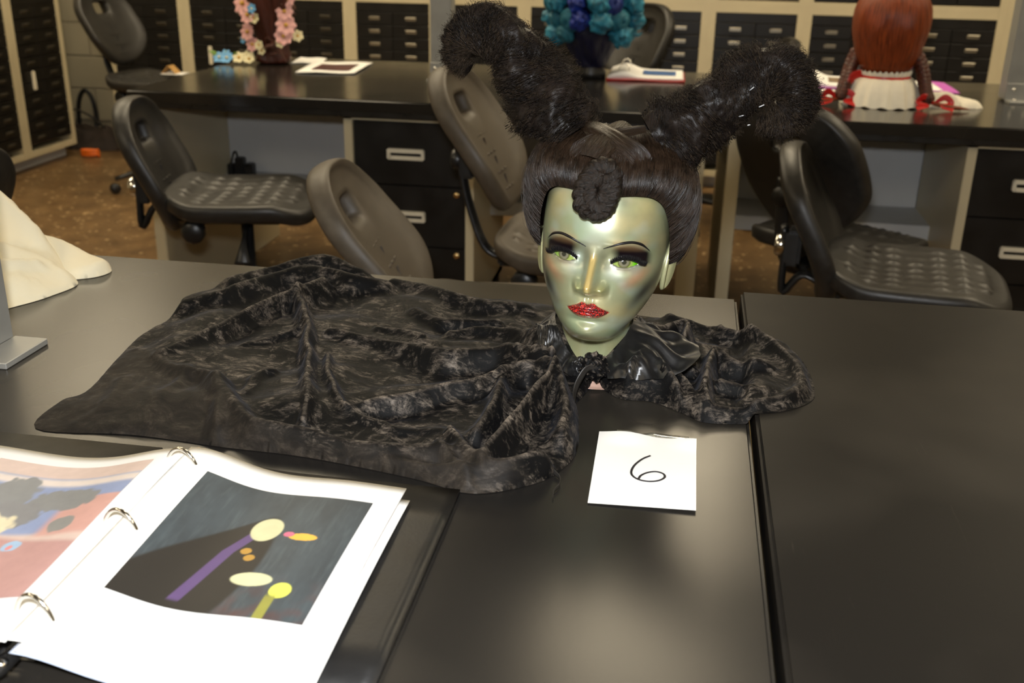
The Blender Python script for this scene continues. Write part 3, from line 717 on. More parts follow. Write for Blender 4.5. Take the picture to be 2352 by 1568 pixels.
# horns
HORN_L = np.array([[-46.6, 5, 112, 36], [-66.2, 0, 133, 41], [-89.4, -5, 155, 43], [-109, -8, 180, 37.5], [-128.4, -8, 206, 32], [-155.7, -6, 219.5, 28], [-179.4, -2, 213, 23], [-190.2, 4, 197, 17], [-187, 8, 183, 10.5], [-174, 10, 176, 4.5]])
HORN_R = np.array([[45, 5, 116, 37], [70.5, 0, 134, 42], [93.3, -4, 157, 38], [118.1, -6, 181, 33], [140.5, -6, 200, 30], [163.1, -4, 206, 27], [181.9, 0, 193, 23], [187.2, 4, 173, 19.5], [175.5, 6, 158, 15.5], [160.7, 8, 151.4, 11], [146.9, 8, 151.7, 5.4]])
def horn(H, seed):
    n, m = 150, 90; S = resample(H, n); P, r = S[:, :3], np.maximum(S[:, 3], 2)
    tg, N, B = frames(P); a = np.linspace(0, 2*PI, m, endpoint=False)
    def sh(i, an):   # lumpy, twisted radius
        s = i/(n-1)
        return .90*(1+.11*np.sin(2*an+s*15+seed)+.08*np.sin(3*an-s*24+seed*2)+.075*np.sin(s*38+np.cos(an)*2.5))
    I, A = np.meshgrid(np.arange(n), a, indexing='ij')
    rad = r[:, None]*sh(I, A)*(1+.14*fbm(np.cos(A)*1.6+I*.09, np.sin(A)*1.6+seed, 1., seed, 3))
    Q = P[:, None]+rad[..., None]*(N[:, None]*np.cos(A)[..., None]+B[:, None]*np.sin(A)[..., None])
    Q = np.concatenate([Q, np.repeat(P[-1:][:, None], m, 1)], 0)
    h = grid('horn', hw(Q), M['curl'], wig, cv=True)
    def wrap(nst, K, ln, amp, lift, fly, rad_mm, name, mat, dirmix):
        s0 = rng.uniform(0, 1, nst)**.9; a0 = rng.uniform(0, 2*PI, nst); k = np.linspace(0, 1, K)
        L_ = rng.uniform(*ln, nst)
        # clumps share direction
        cl = (np.floor(s0*9)+np.floor(a0/1.1)*11).astype(int); dr = np.random.default_rng(3).uniform(-1, 1, 200)[cl % 200]
        ri = np.interp(s0, np.linspace(0, 1, n), r)
        tot = np.linalg.norm(np.diff(P, axis=0), axis=1).sum()
        da = dirmix*(1.0+.5*dr)*L_/np.maximum(ri, 8); ds = (.55*dr+.15)*L_/tot
        Sx = np.clip(s0[:, None]+ds[:, None]*k, 0, 1); Ax = a0[:, None]+da[:, None]*k
        ii = Sx*(n-1); i0 = np.minimum(ii.astype(int), n-2); f = (ii-i0)[..., None]
        Pc = P[i0]*(1-f)+P[i0+1]*f; Nc = N[i0]*(1-f)+N[i0+1]*f; Bc = B[i0]*(1-f)+B[i0+1]*f; rc = (r[i0]*(1-f[..., 0])+r[i0+1]*f[..., 0])
        base = rc*sh(ii, Ax)*(1.0+.07*rng.standard_normal(nst)[:, None])
        fr = rng.uniform(14, 30, nst)[:, None]; p1 = rng.uniform(0, 6, nst)[:, None]; p2 = rng.uniform(0, 6, nst)[:, None]
        am = amp*rng.uniform(.5, 1.5, nst)[:, None]
        rr = base+am*np.sin(fr*k*ln[1]/40+p1)+lift*np.sin(k*PI)[None]*rng.uniform(0, 1, nst)[:, None]**2
        isf = (rng.uniform(0, 1, nst) < fly)[:, None]; rr = rr+isf*k[None]**1.5*rng.uniform(3, 10, nst)[:, None]
        Ax = Ax+am/np.maximum(rc, 6)*np.sin(fr*k*ln[1]/40+p2)
        Lp = Pc+rr[..., None]*(Nc*np.cos(Ax)[..., None]+Bc*np.sin(Ax)[..., None])
        V, F = strands(hw(Lp), np.broadcast_to((rad_mm*np.interp(k, [0, .8, 1], [1, .9, .3]))[None]/1000, (nst, K)))
        o = mk(name, V, F, mat, wig); o['kind'] = 'stuff'
    wrap(5200, 16, (16, 42), 1.5, 2.5, .02, .24, 'horn_curls', M['curl'], .75)
    wrap(9000, 12, (8, 24), 1.9, 6.0, .20, .12, 'horn_frizz', M['fuzz'], .35)
horn(HORN_L, 1.3); horn(HORN_R, 4.1)
# hair pins and the plastic crossing tie
M['pin'] = pm('clear_pin', (.75, .78, .82), .15, .6)
for p in ([(135, 30, 186), (139, 31, 190)], [(147, 26, 170), (152, 26, 173)], [(128, 24, 158), (133, 25, 160)], [(138, 24, 150), (141, 24, 151)]):
    tube('hair_pin', hw(np.array(p, float)), .0007, M['pin'], wig, 6)
# braided coil over the widow's peak
def braid(path, rad, turns, mat, parent, tofun, sr=.5, n=420, name='braid_strand', K=3, sides=10):
    P = resample(np.array(path, float), n); tg, N, B = frames(P); s = np.linspace(0, 1, n)
    rr = np.interp(s, [0, .06, .9, 1], [.5, 1, .9, .35])*rad
    for k in range(K):
        a = 2*PI*turns*s+2*PI*k/3
        Q = P+N*(np.sin(a)*rr*.62)[:, None]+B*(np.sin(2*a)*rr*.34)[:, None]
        T_ = tubeP(tofun(Q), rr*sr/1000 if tofun is hw else rr*sr, sides)
        u = np.repeat(np.linspace(0, .12, sides)[None], T_.shape[0], 0)+k*.3; v = np.repeat(np.linspace(0, turns*.8, T_.shape[0])[:, None], sides, 1)
        grid(name, T_, mat, parent, cv=True, uv=np.stack([u, v], -1).reshape(-1, 2))
th = np.linspace(0, 2*PI*2.1, 60); rr = np.interp(th, [0, th[-1]], [20, 5])*(1+.12*np.sin(th*2.3))
cz0 = 75+rr*1.30*np.cos(th+PI); coil = np.stack([rr*1.0*np.sin(th+PI), 94+6*(1-rr/22)-.17*(cz0-60), cz0], -1)
braid(coil, 11, 12, M['coil'], wig, hw, .58)
braid([(-14, 93, 72), (-12, 99, 60), (-2, 101, 51), (8, 99, 55), (15, 93, 68)], 8, 4, M['coil'], wig, hw, .6, 120)
braid([(-16, 88, 90), (-6, 96, 84), (8, 97, 88), (17, 88, 96)], 8, 4, M['coil'], wig, hw, .6, 120)
L_ = np.array([[(x0, 97, 60+dz) + np.array([(k/5)*dx, (k/5)*2.5, -(k/5)*ln]) for k in range(6)] for x0, dz, dx, ln in zip(rng.uniform(-14, 14, 60), rng.uniform(-8, 10, 60), rng.normal(0, 5, 60), rng.uniform(5, 14, 60))])
V, F = strands(hw(L_), .00013); o = mk('loose_hairs', V, F, M['lash'], wig); o['kind'] = 'stuff'

# ------------------------------------------------------------------ velvet cape
def velvet_mat():
    m, nt, bs = nm('crushed_black_velvet'); at = node(nt, 'ShaderNodeAttribute', attribute_name='col')
    crush = noise(nt, 26, 6, .72, None, 1.4); fine = noise(nt, 420, 2, .6)
    tc = node(nt, 'ShaderNodeTexCoord'); mp = node(nt, 'ShaderNodeMapping'); mp.inputs['Scale'].default_value = (30, 90, 60); mp.inputs['Rotation'].default_value = (0, 0, .7)
    nt.links.new(tc.outputs['Object'], mp.inputs['Vector']); streak = noise(nt, 2.2, 5, .75, mp.outputs[0], .8)
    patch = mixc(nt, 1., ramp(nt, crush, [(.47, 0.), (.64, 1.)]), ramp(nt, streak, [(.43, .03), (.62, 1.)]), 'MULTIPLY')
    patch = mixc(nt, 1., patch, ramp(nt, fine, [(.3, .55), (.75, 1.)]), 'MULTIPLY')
    geo = node(nt, 'ShaderNodeNewGeometry'); crest = ramp(nt, geo.outputs['Pointiness'], [(.53, 0.), (.60, .75)])  # crushed crests: the light they catch is put into the colour
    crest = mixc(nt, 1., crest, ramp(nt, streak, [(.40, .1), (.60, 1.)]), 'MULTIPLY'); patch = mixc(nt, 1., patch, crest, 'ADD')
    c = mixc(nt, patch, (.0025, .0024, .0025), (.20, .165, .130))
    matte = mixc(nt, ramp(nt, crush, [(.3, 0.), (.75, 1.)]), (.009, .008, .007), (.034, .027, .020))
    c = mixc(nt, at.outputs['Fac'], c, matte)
    nt.links.new(c, bs.inputs['Base Color'])
    nt.links.new(ramp(nt, patch, [(0., .62), (1., .34)]), bs.inputs['Roughness'])
    bs.inputs['Specular IOR Level'].default_value = .12
    bs.inputs['Sheen Weight'].default_value = .025; bs.inputs['Sheen Roughness'].default_value = .35; bs.inputs['Sheen Tint'].default_value = (.62, .66, .8, 1)
    h = mixc(nt, .5, crush, streak); bump(nt, bs, h, .3, .003); return m
M['velvet'] = velvet_mat()
M['satin'] = pm('black_satin', (.006, .0058, .006), .36, var=.3, scale=60, spec=.5, sheen=.06)
M['ribbon'] = pm('black_ribbon', (.018, .016, .014), .45, var=.3)
OUT = np.array([(-.0959, 1.052), (-.0891, 1.0177), (-.0822, .9409), (-.0927, .8965), (-.1101, .8683), (-.1435, .8429), (-.1776, .8338), (-.2312, .8512), (-.3434, .8719), (-.4351, .8762), (-.5335, .8837), (-.6367, .8768),
 (-.651, .9447), (-.638, .9798), (-.6607, 1.1144), (-.6591, 1.1639), (-.6541, 1.2469), (-.675, 1.285), (-.6435, 1.345), (-.6264, 1.402), (-.5828, 1.435), (-.5158, 1.452), (-.4552, 1.438), (-.4061, 1.425), (-.3355, 1.402), (-.2689, 1.386), (-.2192, 1.38), (-.1695, 1.378), (-.10, 1.375),
 (-.041, 1.36), (.0114, 1.35), (.0623, 1.325), (.1136, 1.285), (.1494, 1.246), (.1648, 1.186), (.1672, 1.1243), (.1603, 1.0862), (.1297, 1.0539), (.0921, 1.0385), (.046, 1.0323), (.0226, 1.0498), (-.0115, 1.0741), (-.0456, 1.0754), (-.0687, 1.0952), (-.082, 1.099)])
RID = [  # x, y, height; last number: half width
 ([(-.1229, 1.0497, .06), (-.1577, 1.0544, .052), (-.1985, 1.0144, .046), (-.2409, .9907, .042), (-.2913, .966, .036), (-.3232, .9458, .026)], .010),
 ([(-.3232, .9458, .024), (-.2696, .9214, .022), (-.22, .9212, .022)], .010),
 ([(-.1189, 1.0398, .062), (-.1311, .9873, .055), (-.149, .9185, .046), (-.1643, .8678, .036)], .010),
 ([(-.1152, 1.0404, .055), (-.1007, .9825, .046), (-.0950, .9318, .034)], .013),
 ([(-.1733, 1.0335, .045), (-.1754, .9673, .042), (-.1827, .9127, .034)], .011),
 ([(-.1297, 1.0758, .066), (-.1919, 1.1105, .046), (-.2563, 1.0984, .042), (-.3279, 1.13, .034), (-.411, 1.1508, .032)], .012),
 ([(-.1376, 1.1265, .06), (-.206, 1.1907, .036), (-.2644, 1.1807, .03)], .013),
 ([(-.4894, 1.2519, .048), (-.4202, 1.0965, .044), (-.3846, .9944, .038), (-.3613, .913, .028)], .010),
 ([(-.3873, 1.0723, .032), (-.3551, .988, .034), (-.3283, .947, .028)], .008),
 ([(-.4718, 1.295, .05), (-.4884, 1.256, .05), (-.5227, 1.2045, .045), (-.5522, 1.1121, .036), (-.584, 1.0501, .026)], .013),
 ([(-.6384, 1.224, .03), (-.5912, 1.2509, .04), (-.5462, 1.3253, .046), (-.4981, 1.3348, .055), (-.4435, 1.3218, .05), (-.3948, 1.3244, .04)], .020),
 ([(-.62, 1.33, .028), (-.57, 1.385, .036), (-.51, 1.405, .05), (-.45, 1.395, .034)], .018),
 ([(-.3917, 1.3569, .034), (-.3214, 1.3268, .034), (-.254, 1.2943, .034), (-.1943, 1.2892, .036)], .016),
 ([(-.6343, 1.0787, .012), (-.557, 1.0261, .022), (-.5002, .9967, .032), (-.4466, .9336, .034), (-.4059, .8925, .032), (-.3438, .8826, .028), (-.2546, .8738, .026), (-.1936, .8821, .028)], .013),
 ([(-.4892, .9839, .032), (-.4511, .9105, .028), (-.4433, .881, .016)], .012),
 ([(-.5348, 1.0242, .022), (-.5296, .9506, .020), (-.5246, .9016, .010)], .014),
 ([(-.60, .99, .016), (-.585, .93, .016), (-.60, .89, .008)], .014),
 ([(-.3837, .8788, .018), (-.2939, .8636, .018), (-.2269, .8539, .022), (-.1445, .8565, .026), (-.1086, .8807, .026)], .009),
 ([(-.2049, .9137, .032), (-.1733, .8668, .032), (-.1461, .858, .028), (-.1045, .8816, .026)], .008),
 ([(-.2122, .8879, .028), (-.1803, .8501, .022), (-.1715, .8384, .012)], .008),
 ([(-.5042, 1.1004, .020), (-.4696, 1.1264, .028), (-.4503, 1.1665, .038)], .009),
 ([(-.4478, .9676, .022), (-.4527, 1.0164, .026), (-.4432, 1.0322, .026)], .010),
 ([(-.33, 1.25, .028), (-.28, 1.22, .03), (-.22, 1.235, .03)], .012), ([(-.36, 1.19, .024), (-.30, 1.165, .026)], .010),
 ([(-.0376, 1.1763, .055), (-.0045, 1.2115, .048), (.0217, 1.2283, .05), (.0169, 1.164, .055)], .009),
 ([(-.0275, 1.1264, .055), (.0023, 1.1523, .048), (.0279, 1.1354, .042)], .009),
 ([(-.0431, 1.0775, .046), (-.0162, 1.1102, .05), (-.0006, 1.0865, .046), (.0076, 1.0747, .036), (.0159, 1.0558, .022)], .008),
 ([(.0504, 1.1543, .044), (.0425, 1.0825, .044), (.0454, 1.0563, .032), (.0533, 1.0451, .016)], .008),
 ([(.0652, 1.2565, .038), (.1115, 1.2182, .034), (.1432, 1.1523, .026), (.1502, 1.1076, .020), (.1304, 1.070, .016), (.0952, 1.0522, .016), (.0537, 1.047, .018), (.0263, 1.0571, .018)], .009),
 ([(.0144, 1.0887, .036), (.0297, 1.0645, .026), (.0397, 1.0493, .018)], .008),
 ([(.0581, 1.0968, .03), (.092, 1.0904, .022), (.0817, 1.0629, .014)], .009),
 ([(-.0608, 1.090, .034), (-.0373, 1.0856, .038), (-.0135, 1.0803, .034)], .010),
 ([(.0529, 1.1648, .044), (.0829, 1.1415, .034), (.1179, 1.1351, .020)], .010),
 ([(.00, 1.29, .03), (.05, 1.27, .03), (.09, 1.25, .03)], .012)]
NECK = np.array([-.088, 1.157])
def poly_sd(P, poly):
    """signed distance (+ inside) and nearest boundary point"""
    x, y = P[:, 0], P[:, 1]; best = np.full(len(P), 9.); near = np.zeros_like(P); ins = np.zeros(len(P), bool)
    n = len(poly)
    for i in range(n):
        a, b = poly[i], poly[(i+1) % n]; ab = b-a; t = np.clip(((P-a)@ab)/(ab@ab+1e-12), 0, 1); q = a+t[:, None]*ab
        d = np.hypot(*(P-q).T); m = d < best; best[m] = d[m]; near[m] = q[m]
        c = (a[1] > y) != (b[1] > y)
        with np.errstate(divide='ignore', invalid='ignore'): xi = (b[0]-a[0])*(y-a[1])/(b[1]-a[1]+1e-15)+a[0]
        ins ^= c & (x < xi)
    return np.where(ins, best, -best), near
def drape(outline, ridges, step, base, er, extra=None, seed=0., wr=.003, smooth_out=True):
    """cloth lying on the bench: folds raised as ridges inside an outline"""
    poly = outline
    if smooth_out:
        cl = np.vstack([outline, outline[:1]]); poly = resample(cl, len(outline)*6)[:-1]
    lo, hi = poly.min(0)-step*2, poly.max(0)+step*2
    xs, ys = np.arange(lo[0], hi[0], step), np.arange(lo[1], hi[1], step)
    X, Y = np.meshgrid(xs, ys, indexing='ij'); P = np.stack([X.ravel(), Y.ravel()], -1)
    sd, near = poly_sd(P, poly)
    keepv = sd > -step*1.5
    P2 = np.where((sd < 0)[:, None], near, P)
    acc = np.zeros(len(P)); p = 4.
    wob = fbm(P2[:, 0], P2[:, 1], 14., seed+1, 2)*.006; wob2 = fbm(P2[:, 0], P2[:, 1], 14., seed+7, 2)*.006
    Pw = P2+np.stack([wob, wob2], -1)
    for pts, wd in ridges:
        q = resample(np.array(pts, float), max(12, len(pts)*8)); d2 = np.full(len(P), 9.); hh = np.zeros(len(P)); end = np.zeros(len(P))
        for i in range(len(q)-1):
            a, b = q[i, :2], q[i+1, :2]; ab = b-a; t = np.clip(((Pw-a)@ab)/(ab@ab+1e-12), 0, 1); dd = ((Pw-a-t[:, None]*ab)**2).sum(1)
            m = dd < d2; d2[m] = dd[m]; hh[m] = (q[i, 2]+(q[i+1, 2]-q[i, 2])*t)[m]
        d = np.sqrt(d2); acc += (hh*.9*np.exp(-(d/(wd*1.25))**1.8))**p
    n1 = fbm(P2[:, 0], P2[:, 1], 9., seed+3, 2); n2 = np.abs(fbm(P2[:, 0]+P2[:, 1]*.4, P2[:, 1]*.8, 48., seed+11, 3))
    b0 = base*(1+.5*n1)*(.35+.65*sstep(0, .08, sd))
    h = (acc+np.maximum(b0, .002)**p)**(1/p)+wr*n1+.5*wr*(n2-.3)
    if extra is not None: h = extra(P2, h)
    e = np.clip(sd/er, 0, 1); h = np.maximum(h, .003)*np.sqrt(np.clip(1-(1-e)**2, 0, 1))
    V = np.stack([P2[:, 0], P2[:, 1], np.maximum(h, .0008)], -1)
    n, m = X.shape; F = gfaces(n, m); k = keepv[F].all(1) & (sd[F] > -step*.2).any(1); F = F[k]
    used = np.unique(F); mp = -np.ones(len(V), int); mp[used] = np.arange(len(used))
    return V[used], mp[F], P2[used]
def cape_extra(P, h):
    d = np.hypot(*(P-NECK).T); az = np.arctan2(P[:, 0]-NECK[0], -(P[:, 1]-NECK[1]))    # 0 = towards the viewer
    top = .062-.036*np.exp(-(az/.75)**2)
    c = np.where(d < .05, top, top*np.exp(-(d-.05)/.04))
    h = h+.0085*np.exp(-d/.26)*np.array([mnoise.fractal(Vector((a*5.5, b*5, 4.4)), .6, 2, 2) for a, b in zip(az, d)])
    # seam over the bench joint: the right hand top is a little higher
    lift = .012*sstep(.085, .10, P[:, 0])
    return (h**4+c**4)**.25+lift
CV, CF, CP = drape(OUT, RID, .0024, .017, .014, cape_extra, 3.0, .0018)
CV[:, 2] = np.maximum(CV[:, 2], .0128*sstep(.088, .098, CP[:, 0]))
# the near left corner shows the flattened, matte side of the pile
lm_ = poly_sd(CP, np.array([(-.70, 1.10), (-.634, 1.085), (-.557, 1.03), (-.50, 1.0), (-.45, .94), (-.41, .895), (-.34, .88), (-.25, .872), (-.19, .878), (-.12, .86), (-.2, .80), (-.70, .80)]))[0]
CAPE0 = np.array([-.3, 1.1, T])
cape = thing('cape', 'black crushed velvet cape spread over the bench and tied round the neck', 'cape', CAPE0)
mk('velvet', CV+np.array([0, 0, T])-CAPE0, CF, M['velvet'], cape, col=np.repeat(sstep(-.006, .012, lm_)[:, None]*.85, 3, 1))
# satin collar standing around the neck
def collar():
    nt_, nr = 200, 26; az = np.linspace(-2*PI+.30, -.22, nt_)          # azimuth, 0 towards the viewer, turning round the back
    azm = (az+PI) % (2*PI)-PI
    top = .068-.040*np.exp(-(azm/.8)**2)
    ext = .022+.065*np.exp(-((azm-1.15)/.55)**2)
    s = np.linspace(0, 1, nr)
    ripple = .5*np.sin(azm*17+1)+.5*np.sin(azm*29)
    R0 = .050+.004*np.cos(azm*2)
    r = R0[:, None]+ext[:, None]*s+.002*ripple[:, None]*s
    z = top[:, None]*(1-.35*s)+.0055*ripple[:, None]*np.sin(s*PI*.9)*(.3+s)+.010*np.sin(s*2.4*PI+azm[:, None]*5)*np.exp(-((azm[:, None]-1.15)/.6)**2)*s
    z = np.maximum(z, .012-.012*s)
    # keep it on top of the velvet below
    hv = np.zeros_like(r)
    Pxy = np.stack([NECK[0]+r*np.sin(azm)[:, None], NECK[1]-r*np.cos(azm)[:, None]], -1)
    from mathutils.kdtree import KDTree
    kd = KDTree(len(CV))
    for i, v in enumerate(CV): kd.insert((v[0], v[1], 0), i)
    kd.balance()
    for i in range(nt_):
        for j in range(nr): hv[i, j] = CV[kd.find((Pxy[i, j, 0], Pxy[i, j, 1], 0))[1], 2]
    z = np.maximum(z, hv+.0025*(1-s)+.0012)
    return np.concatenate([Pxy, z[..., None]], -1)+np.array([0, 0, T])-CAPE0
cp = collar(); grid('satin_collar', cp, M['satin'], cape)
# knot and ribbon tails
def blob(name, c, r, mat, parent, seed, amp=.25, n=28, sq=(1, 1, 1)):
    th = np.linspace(0, PI, n)[:, None]; ph = np.linspace(0, 2*PI, n*2, endpoint=False)[None]
    D = np.stack([np.sin(th)*np.cos(ph), np.sin(th)*np.sin(ph), np.cos(th)*np.ones_like(ph)], -1)
    k = 1+amp*np.array([mnoise.fractal(Vector(v)*2.2+Vector((seed, 0, 0)), .7, 2, 3) for v in D.reshape(-1, 3)]).reshape(D.shape[:2])
    return grid(name, np.array(c)+D*k[..., None]*r*np.array(sq), mat, parent, cv=True)
kc = np.array([-.081, 1.092, T+.030])-CAPE0
blob('knot', kc, .013, M['velvet'], cape, 2., .35, sq=(1.25, .9, 1.1))
blob('knot_lobe', kc+np.array([-.016, .004, -.006]), .009, M['satin'], cape, 5., .3, sq=(1.1, .8, 1.5))
def flatribbon(name, path, w, mat, parent, n=40):
    P = resample(np.array(path, float), n); tg, N, B = frames(P); u = np.linspace(-1, 1, 5)
    wd = np.interp(np.linspace(0, 1, n), np.linspace(0, 1, len(w)), w)
    Q = P[:, None]+B[:, None]*u[None, :, None]*wd[:, None, None]
    Q2 = Q+N[:, None]*.0006
    return grid(name, np.concatenate([Q, Q2[:, ::-1]], 1), mat, parent, cv=True)
flatribbon('ribbon_tail', [kc+np.array(v) for v in ((.004, -.010, .004), (-.006, -.016, .004), (-.014, -.024, -.008), (-.017, -.034, -.018), (-.016, -.05, -.026))], [.003, .004, .004, .0035, .002], M['ribbon'], cape)
tl = np.array([(-.104, .889, .006), (-.098, .884, .004), (-.092, .876, .003), (-.0905, .862, .003), (-.094, .850, .003), (-.0935, .838, .002)])+np.array([0, 0, T])-CAPE0
flatribbon('hem_ribbon', tl, [.0018, .0026, .002, .0024, .0018, .001], M['ribbon'], cape)

# ------------------------------------------------------------------ number card
card = thing('number_card', 'small white card with a handwritten 6 in front of the head', 'card', (-.012, .91, T))
cw = [(-.052, .076), (.0485, .073), (.0485, -.070), (-.0495, -.073)]
u, v = np.meshgrid(np.linspace(0, 1, 24), np.linspace(0, 1, 24), indexing='ij')
cxy = ((1-u)*(1-v))[..., None]*np.array(cw[3])+(u*(1-v))[..., None]*np.array(cw[2])+(u*v)[..., None]*np.array(cw[1])+((1-u)*v)[..., None]*np.array(cw[0])
cz_ = .0012+.0035*sstep(.8, 1, v)*np.sin(u*PI*1.4+.3)**2+.0015*u*(1-v)
ct = np.concatenate([cxy, (cz_+.0004)[..., None]], -1); cb = np.concatenate([cxy, cz_[..., None]], -1)
V, F = join([(ct, gfaces(24, 24)), (cb, gfaces(24, 24)[:, ::-1])]); mk('card', V, F, M['paper'], card)
M['ink'] = pm('black_ink', (.012, .011, .014), .5)
six = resample(np.array([(.003, .030), (-.004, .022), (-.0105, .009), (-.0135, -.004), (-.0125, -.014), (-.006, -.0215), (.004, -.0235), (.013, -.020), (.0185, -.0125), (.017, -.0055), (.010, -.0025), (.002, -.006), (-.004, -.013), (-.006, -.0205)]), 120)
six = np.column_stack([six, np.full(120, .0026)])
grid('numeral', tubeP(six, .0012, 8, .35), M['ink'], card, cv=True)
M['tape'] = pm('clear_tape', (.75, .72, .6), .08, 0, spec=.6, Transmission_Weight=.75)
tp = np.array([[(-.034+.075*i/20, .079-.002*i/20+.007*(j-1)/2, .0014+.0012*(j == 2)+.002*math.sin(i*.7)*math.exp(-((i-7)/4)**2)) for j in range(3)] for i in range(21)])
grid('tape', np.concatenate([tp, (tp+np.array([0, 0, .0002]))[:, ::-1]], 1), M['tape'], card, cv=True)

# ------------------------------------------------------------------ ring binder
BX = np.array([-.432, .668, T])
binder = thing('ring_binder', 'open black ring binder with printed pages at the front of the bench', 'binder', BX)
M['vinyl'] = pm('black_vinyl', (.012, .0115, .011), .38, var=.2, bmp=.15, bscale=300, spec=.45)
def slab(name, x0, x1, y0, y1, zf, th, mat, parent, n=30, m=12, col=None):
    X, Y = np.meshgrid(np.linspace(x0, x1, n), np.linspace(y0, y1, m), indexing='ij'); Z = zf(X, Y)
    Tp = np.stack([X, Y, Z+th], -1); Bt = np.stack([X, Y, Z], -1)
    V, F = join([(Tp, gfaces(n, m)), (Bt, gfaces(n, m)[:, ::-1])])
    e = []
    idx = np.arange(n*m).reshape(n, m); rim = np.concatenate([idx[:, 0], idx[-1, 1:], idx[:-1, -1][::-1], idx[0, 1:-1][::-1]])
    e = np.stack([rim, np.roll(rim, -1), np.roll(rim, -1)+n*m, rim+n*m], -1)
    return mk(name, V, np.vstack([F, e[:, ::-1]]), mat, parent, smooth=False, col=col)
CT, CB_ = .165, -.126                       # cover top and bottom edge (local y)
slab('front_cover', -.315, -.054, CT+.022, CB_, lambda x, y: .002+0*x, .0035, M['vinyl'], binder, 6, 6)
slab('spine', -.054, -.006, CT+.02, CB_, lambda x, y: .0005+0*x, .003, M['vinyl'], binder, 4, 4)
slab('back_cover', -.006, .252, CT, CB_, lambda x, y: .001+.014*np.exp(-((x+.006)/.05)**2), .0035, M['vinyl'], binder, 24, 6)
box('ring_plate', (0, -.008, .007, .026, .25, .006), M['chrome'], binder, .002)
for yy in (.127, .017, -.103):
    a = np.linspace(-.15, PI+.15, 24); q = np.stack([.019*np.cos(a)+.002, np.full(24, yy-.008)-.004*np.cos(a), .010+.034*np.sin(a)], -1)
    tube('ring', q, .0018, M['chrome'], binder, 8)
tube('ring_lever', [(.0, .128, .012), (.004, .142, .018), (.006, .150, .03)], [.004, .005, .004], M['brass'], binder, 8, .5, 10)
tube('ring_lever', [(.0, -.135, .012), (-.002, -.150, .012), (-.004, -.160, .011)], [.006, .008, .006], M['vinyl'], binder, 8, .7, 10)
lathe('rivet', [(.0001, .009), (.005, .009), (.005, .013), (.0001, .015)], M['chrome'], binder, 12, (.0, -.150, .004))
def pz_r(x, y, off=0.):      # right-hand stack: rises over the rings, settles on the cover
    d = x-.006
    return .008+.020*np.exp(-(d/.055)**2)*(1+.10*np.sin(y*14))+.003*np.exp(-((x-.15)/.05)**2)+.002*np.sin((y+.1)*14)*sstep(.05, .2, x)+off+.002
def pz_l(x, y, off=0.):
    d = -x-.006
    return .008+.019*np.exp(-(d/.06)**2)*(1+.1*np.sin(y*12))+.006*sstep(.1, .22, d)+.002*np.sin(y*18)+off+.002
M['sleeve'] = pm('clear_page_sleeve', s8(196, 206, 226), .15, var=.03, spec=.5)
slab('page_sleeve', .004, .200, .138, -.146, lambda x, y: pz_r(x, y, -.007), .0005, M['sleeve'], binder, 50, 24)
slab('page', .009, .213, .131, -.147, lambda x, y: pz_r(x, y, -.0035), .0006, M['paper'], binder, 50, 24)
slab('page', -.002, .206, .146, -.141, lambda x, y: pz_r(x, y), .0006, M['paper'], binder, 50, 24)
slab('page', -.222, -.008, .134, -.146, lambda x, y: pz_l(x, y, -.0035), .0006, M['paper'], binder, 50, 24)
slab('page', -.219, -.001, .140, -.141, lambda x, y: pz_l(x, y), .0006, M['paper'], binder, 50, 24)
M['print'] = vcm('printed_ink', .5)
def picture(name, x0, x1, y0, y1, zf, fn, n=200, m=200):
    X, Y = np.meshgrid(np.linspace(x0, x1, n), np.linspace(y0, y1, m), indexing='ij')
    U, V_ = (X-x0)/(x1-x0), (Y-y0)/(y1-y0)
    P = np.stack([X, Y, zf(X, Y)+.0012], -1)
    return grid(name, P, M['print'], binder, col=fn(U, V_).reshape(-1, 3))
def layer(C_, m, c, k=1.): C_[...] = C_*(1-k*m[..., None])+np.array(c)*k*m[..., None]
def art_dark(U, V_):
    """plain stand-in: slate background, dark mass, purple stripe, a few bright accents"""
    C_ = np.broadcast_to(np.array(s8(62, 72, 78)), (*U.shape, 3)).copy()
    n1 = fbm(U, V_*.5, 7., 1.1, 3); n2 = fbm(U*6, V_, 4., 6.1, 3)
    layer(C_, np.clip(.5+n1, 0, 1), s8(46, 54, 60), .7); layer(C_, np.clip(n2, 0, 1), s8(84, 96, 100), .5)
    layer(C_, sstep(.35, 0, V_)*np.clip(.3+fbm(U, V_, 10, 3.3, 2), 0, 1), s8(92, 48, 40), .6)
    d = U-(.16+.40*V_); layer(C_, sstep(.33, .30, np.abs(d-.05)+.16*V_**2*3)*sstep(.80, .74, V_), s8(30, 28, 27))
    layer(C_, sstep(.035, .028, np.abs(U-.30-.22*V_-.25*np.maximum(V_-.45, 0)))*sstep(.72, .68, V_)*sstep(.04, .07, V_), s8(88, 66, 112))
    el = lambda x, y, a, b: sstep(1.05, .95, np.hypot((U-x)/a, (V_-y)/b))
    layer(C_, el(.52, .66, .085, .10), s8(206, 202, 158)); layer(C_, el(.74, .62, .08, .03), s8(236, 178, 70)); layer(C_, el(.655, .635, .03, .022), s8(206, 104, 130))
    layer(C_, el(.80, .20, .055, .055), s8(220, 222, 90)); layer(C_, sstep(.03, .024, np.abs(U-.77-.0*V_))*sstep(.18, .14, V_), s8(140, 138, 60))
    layer(C_, el(.62, .26, .11, .05), s8(208, 206, 162)); layer(C_, el(.49, .47, .03, .025), s8(176, 134, 54)); layer(C_, el(.53, .42, .03, .025), s8(176, 134, 54))
    return C_
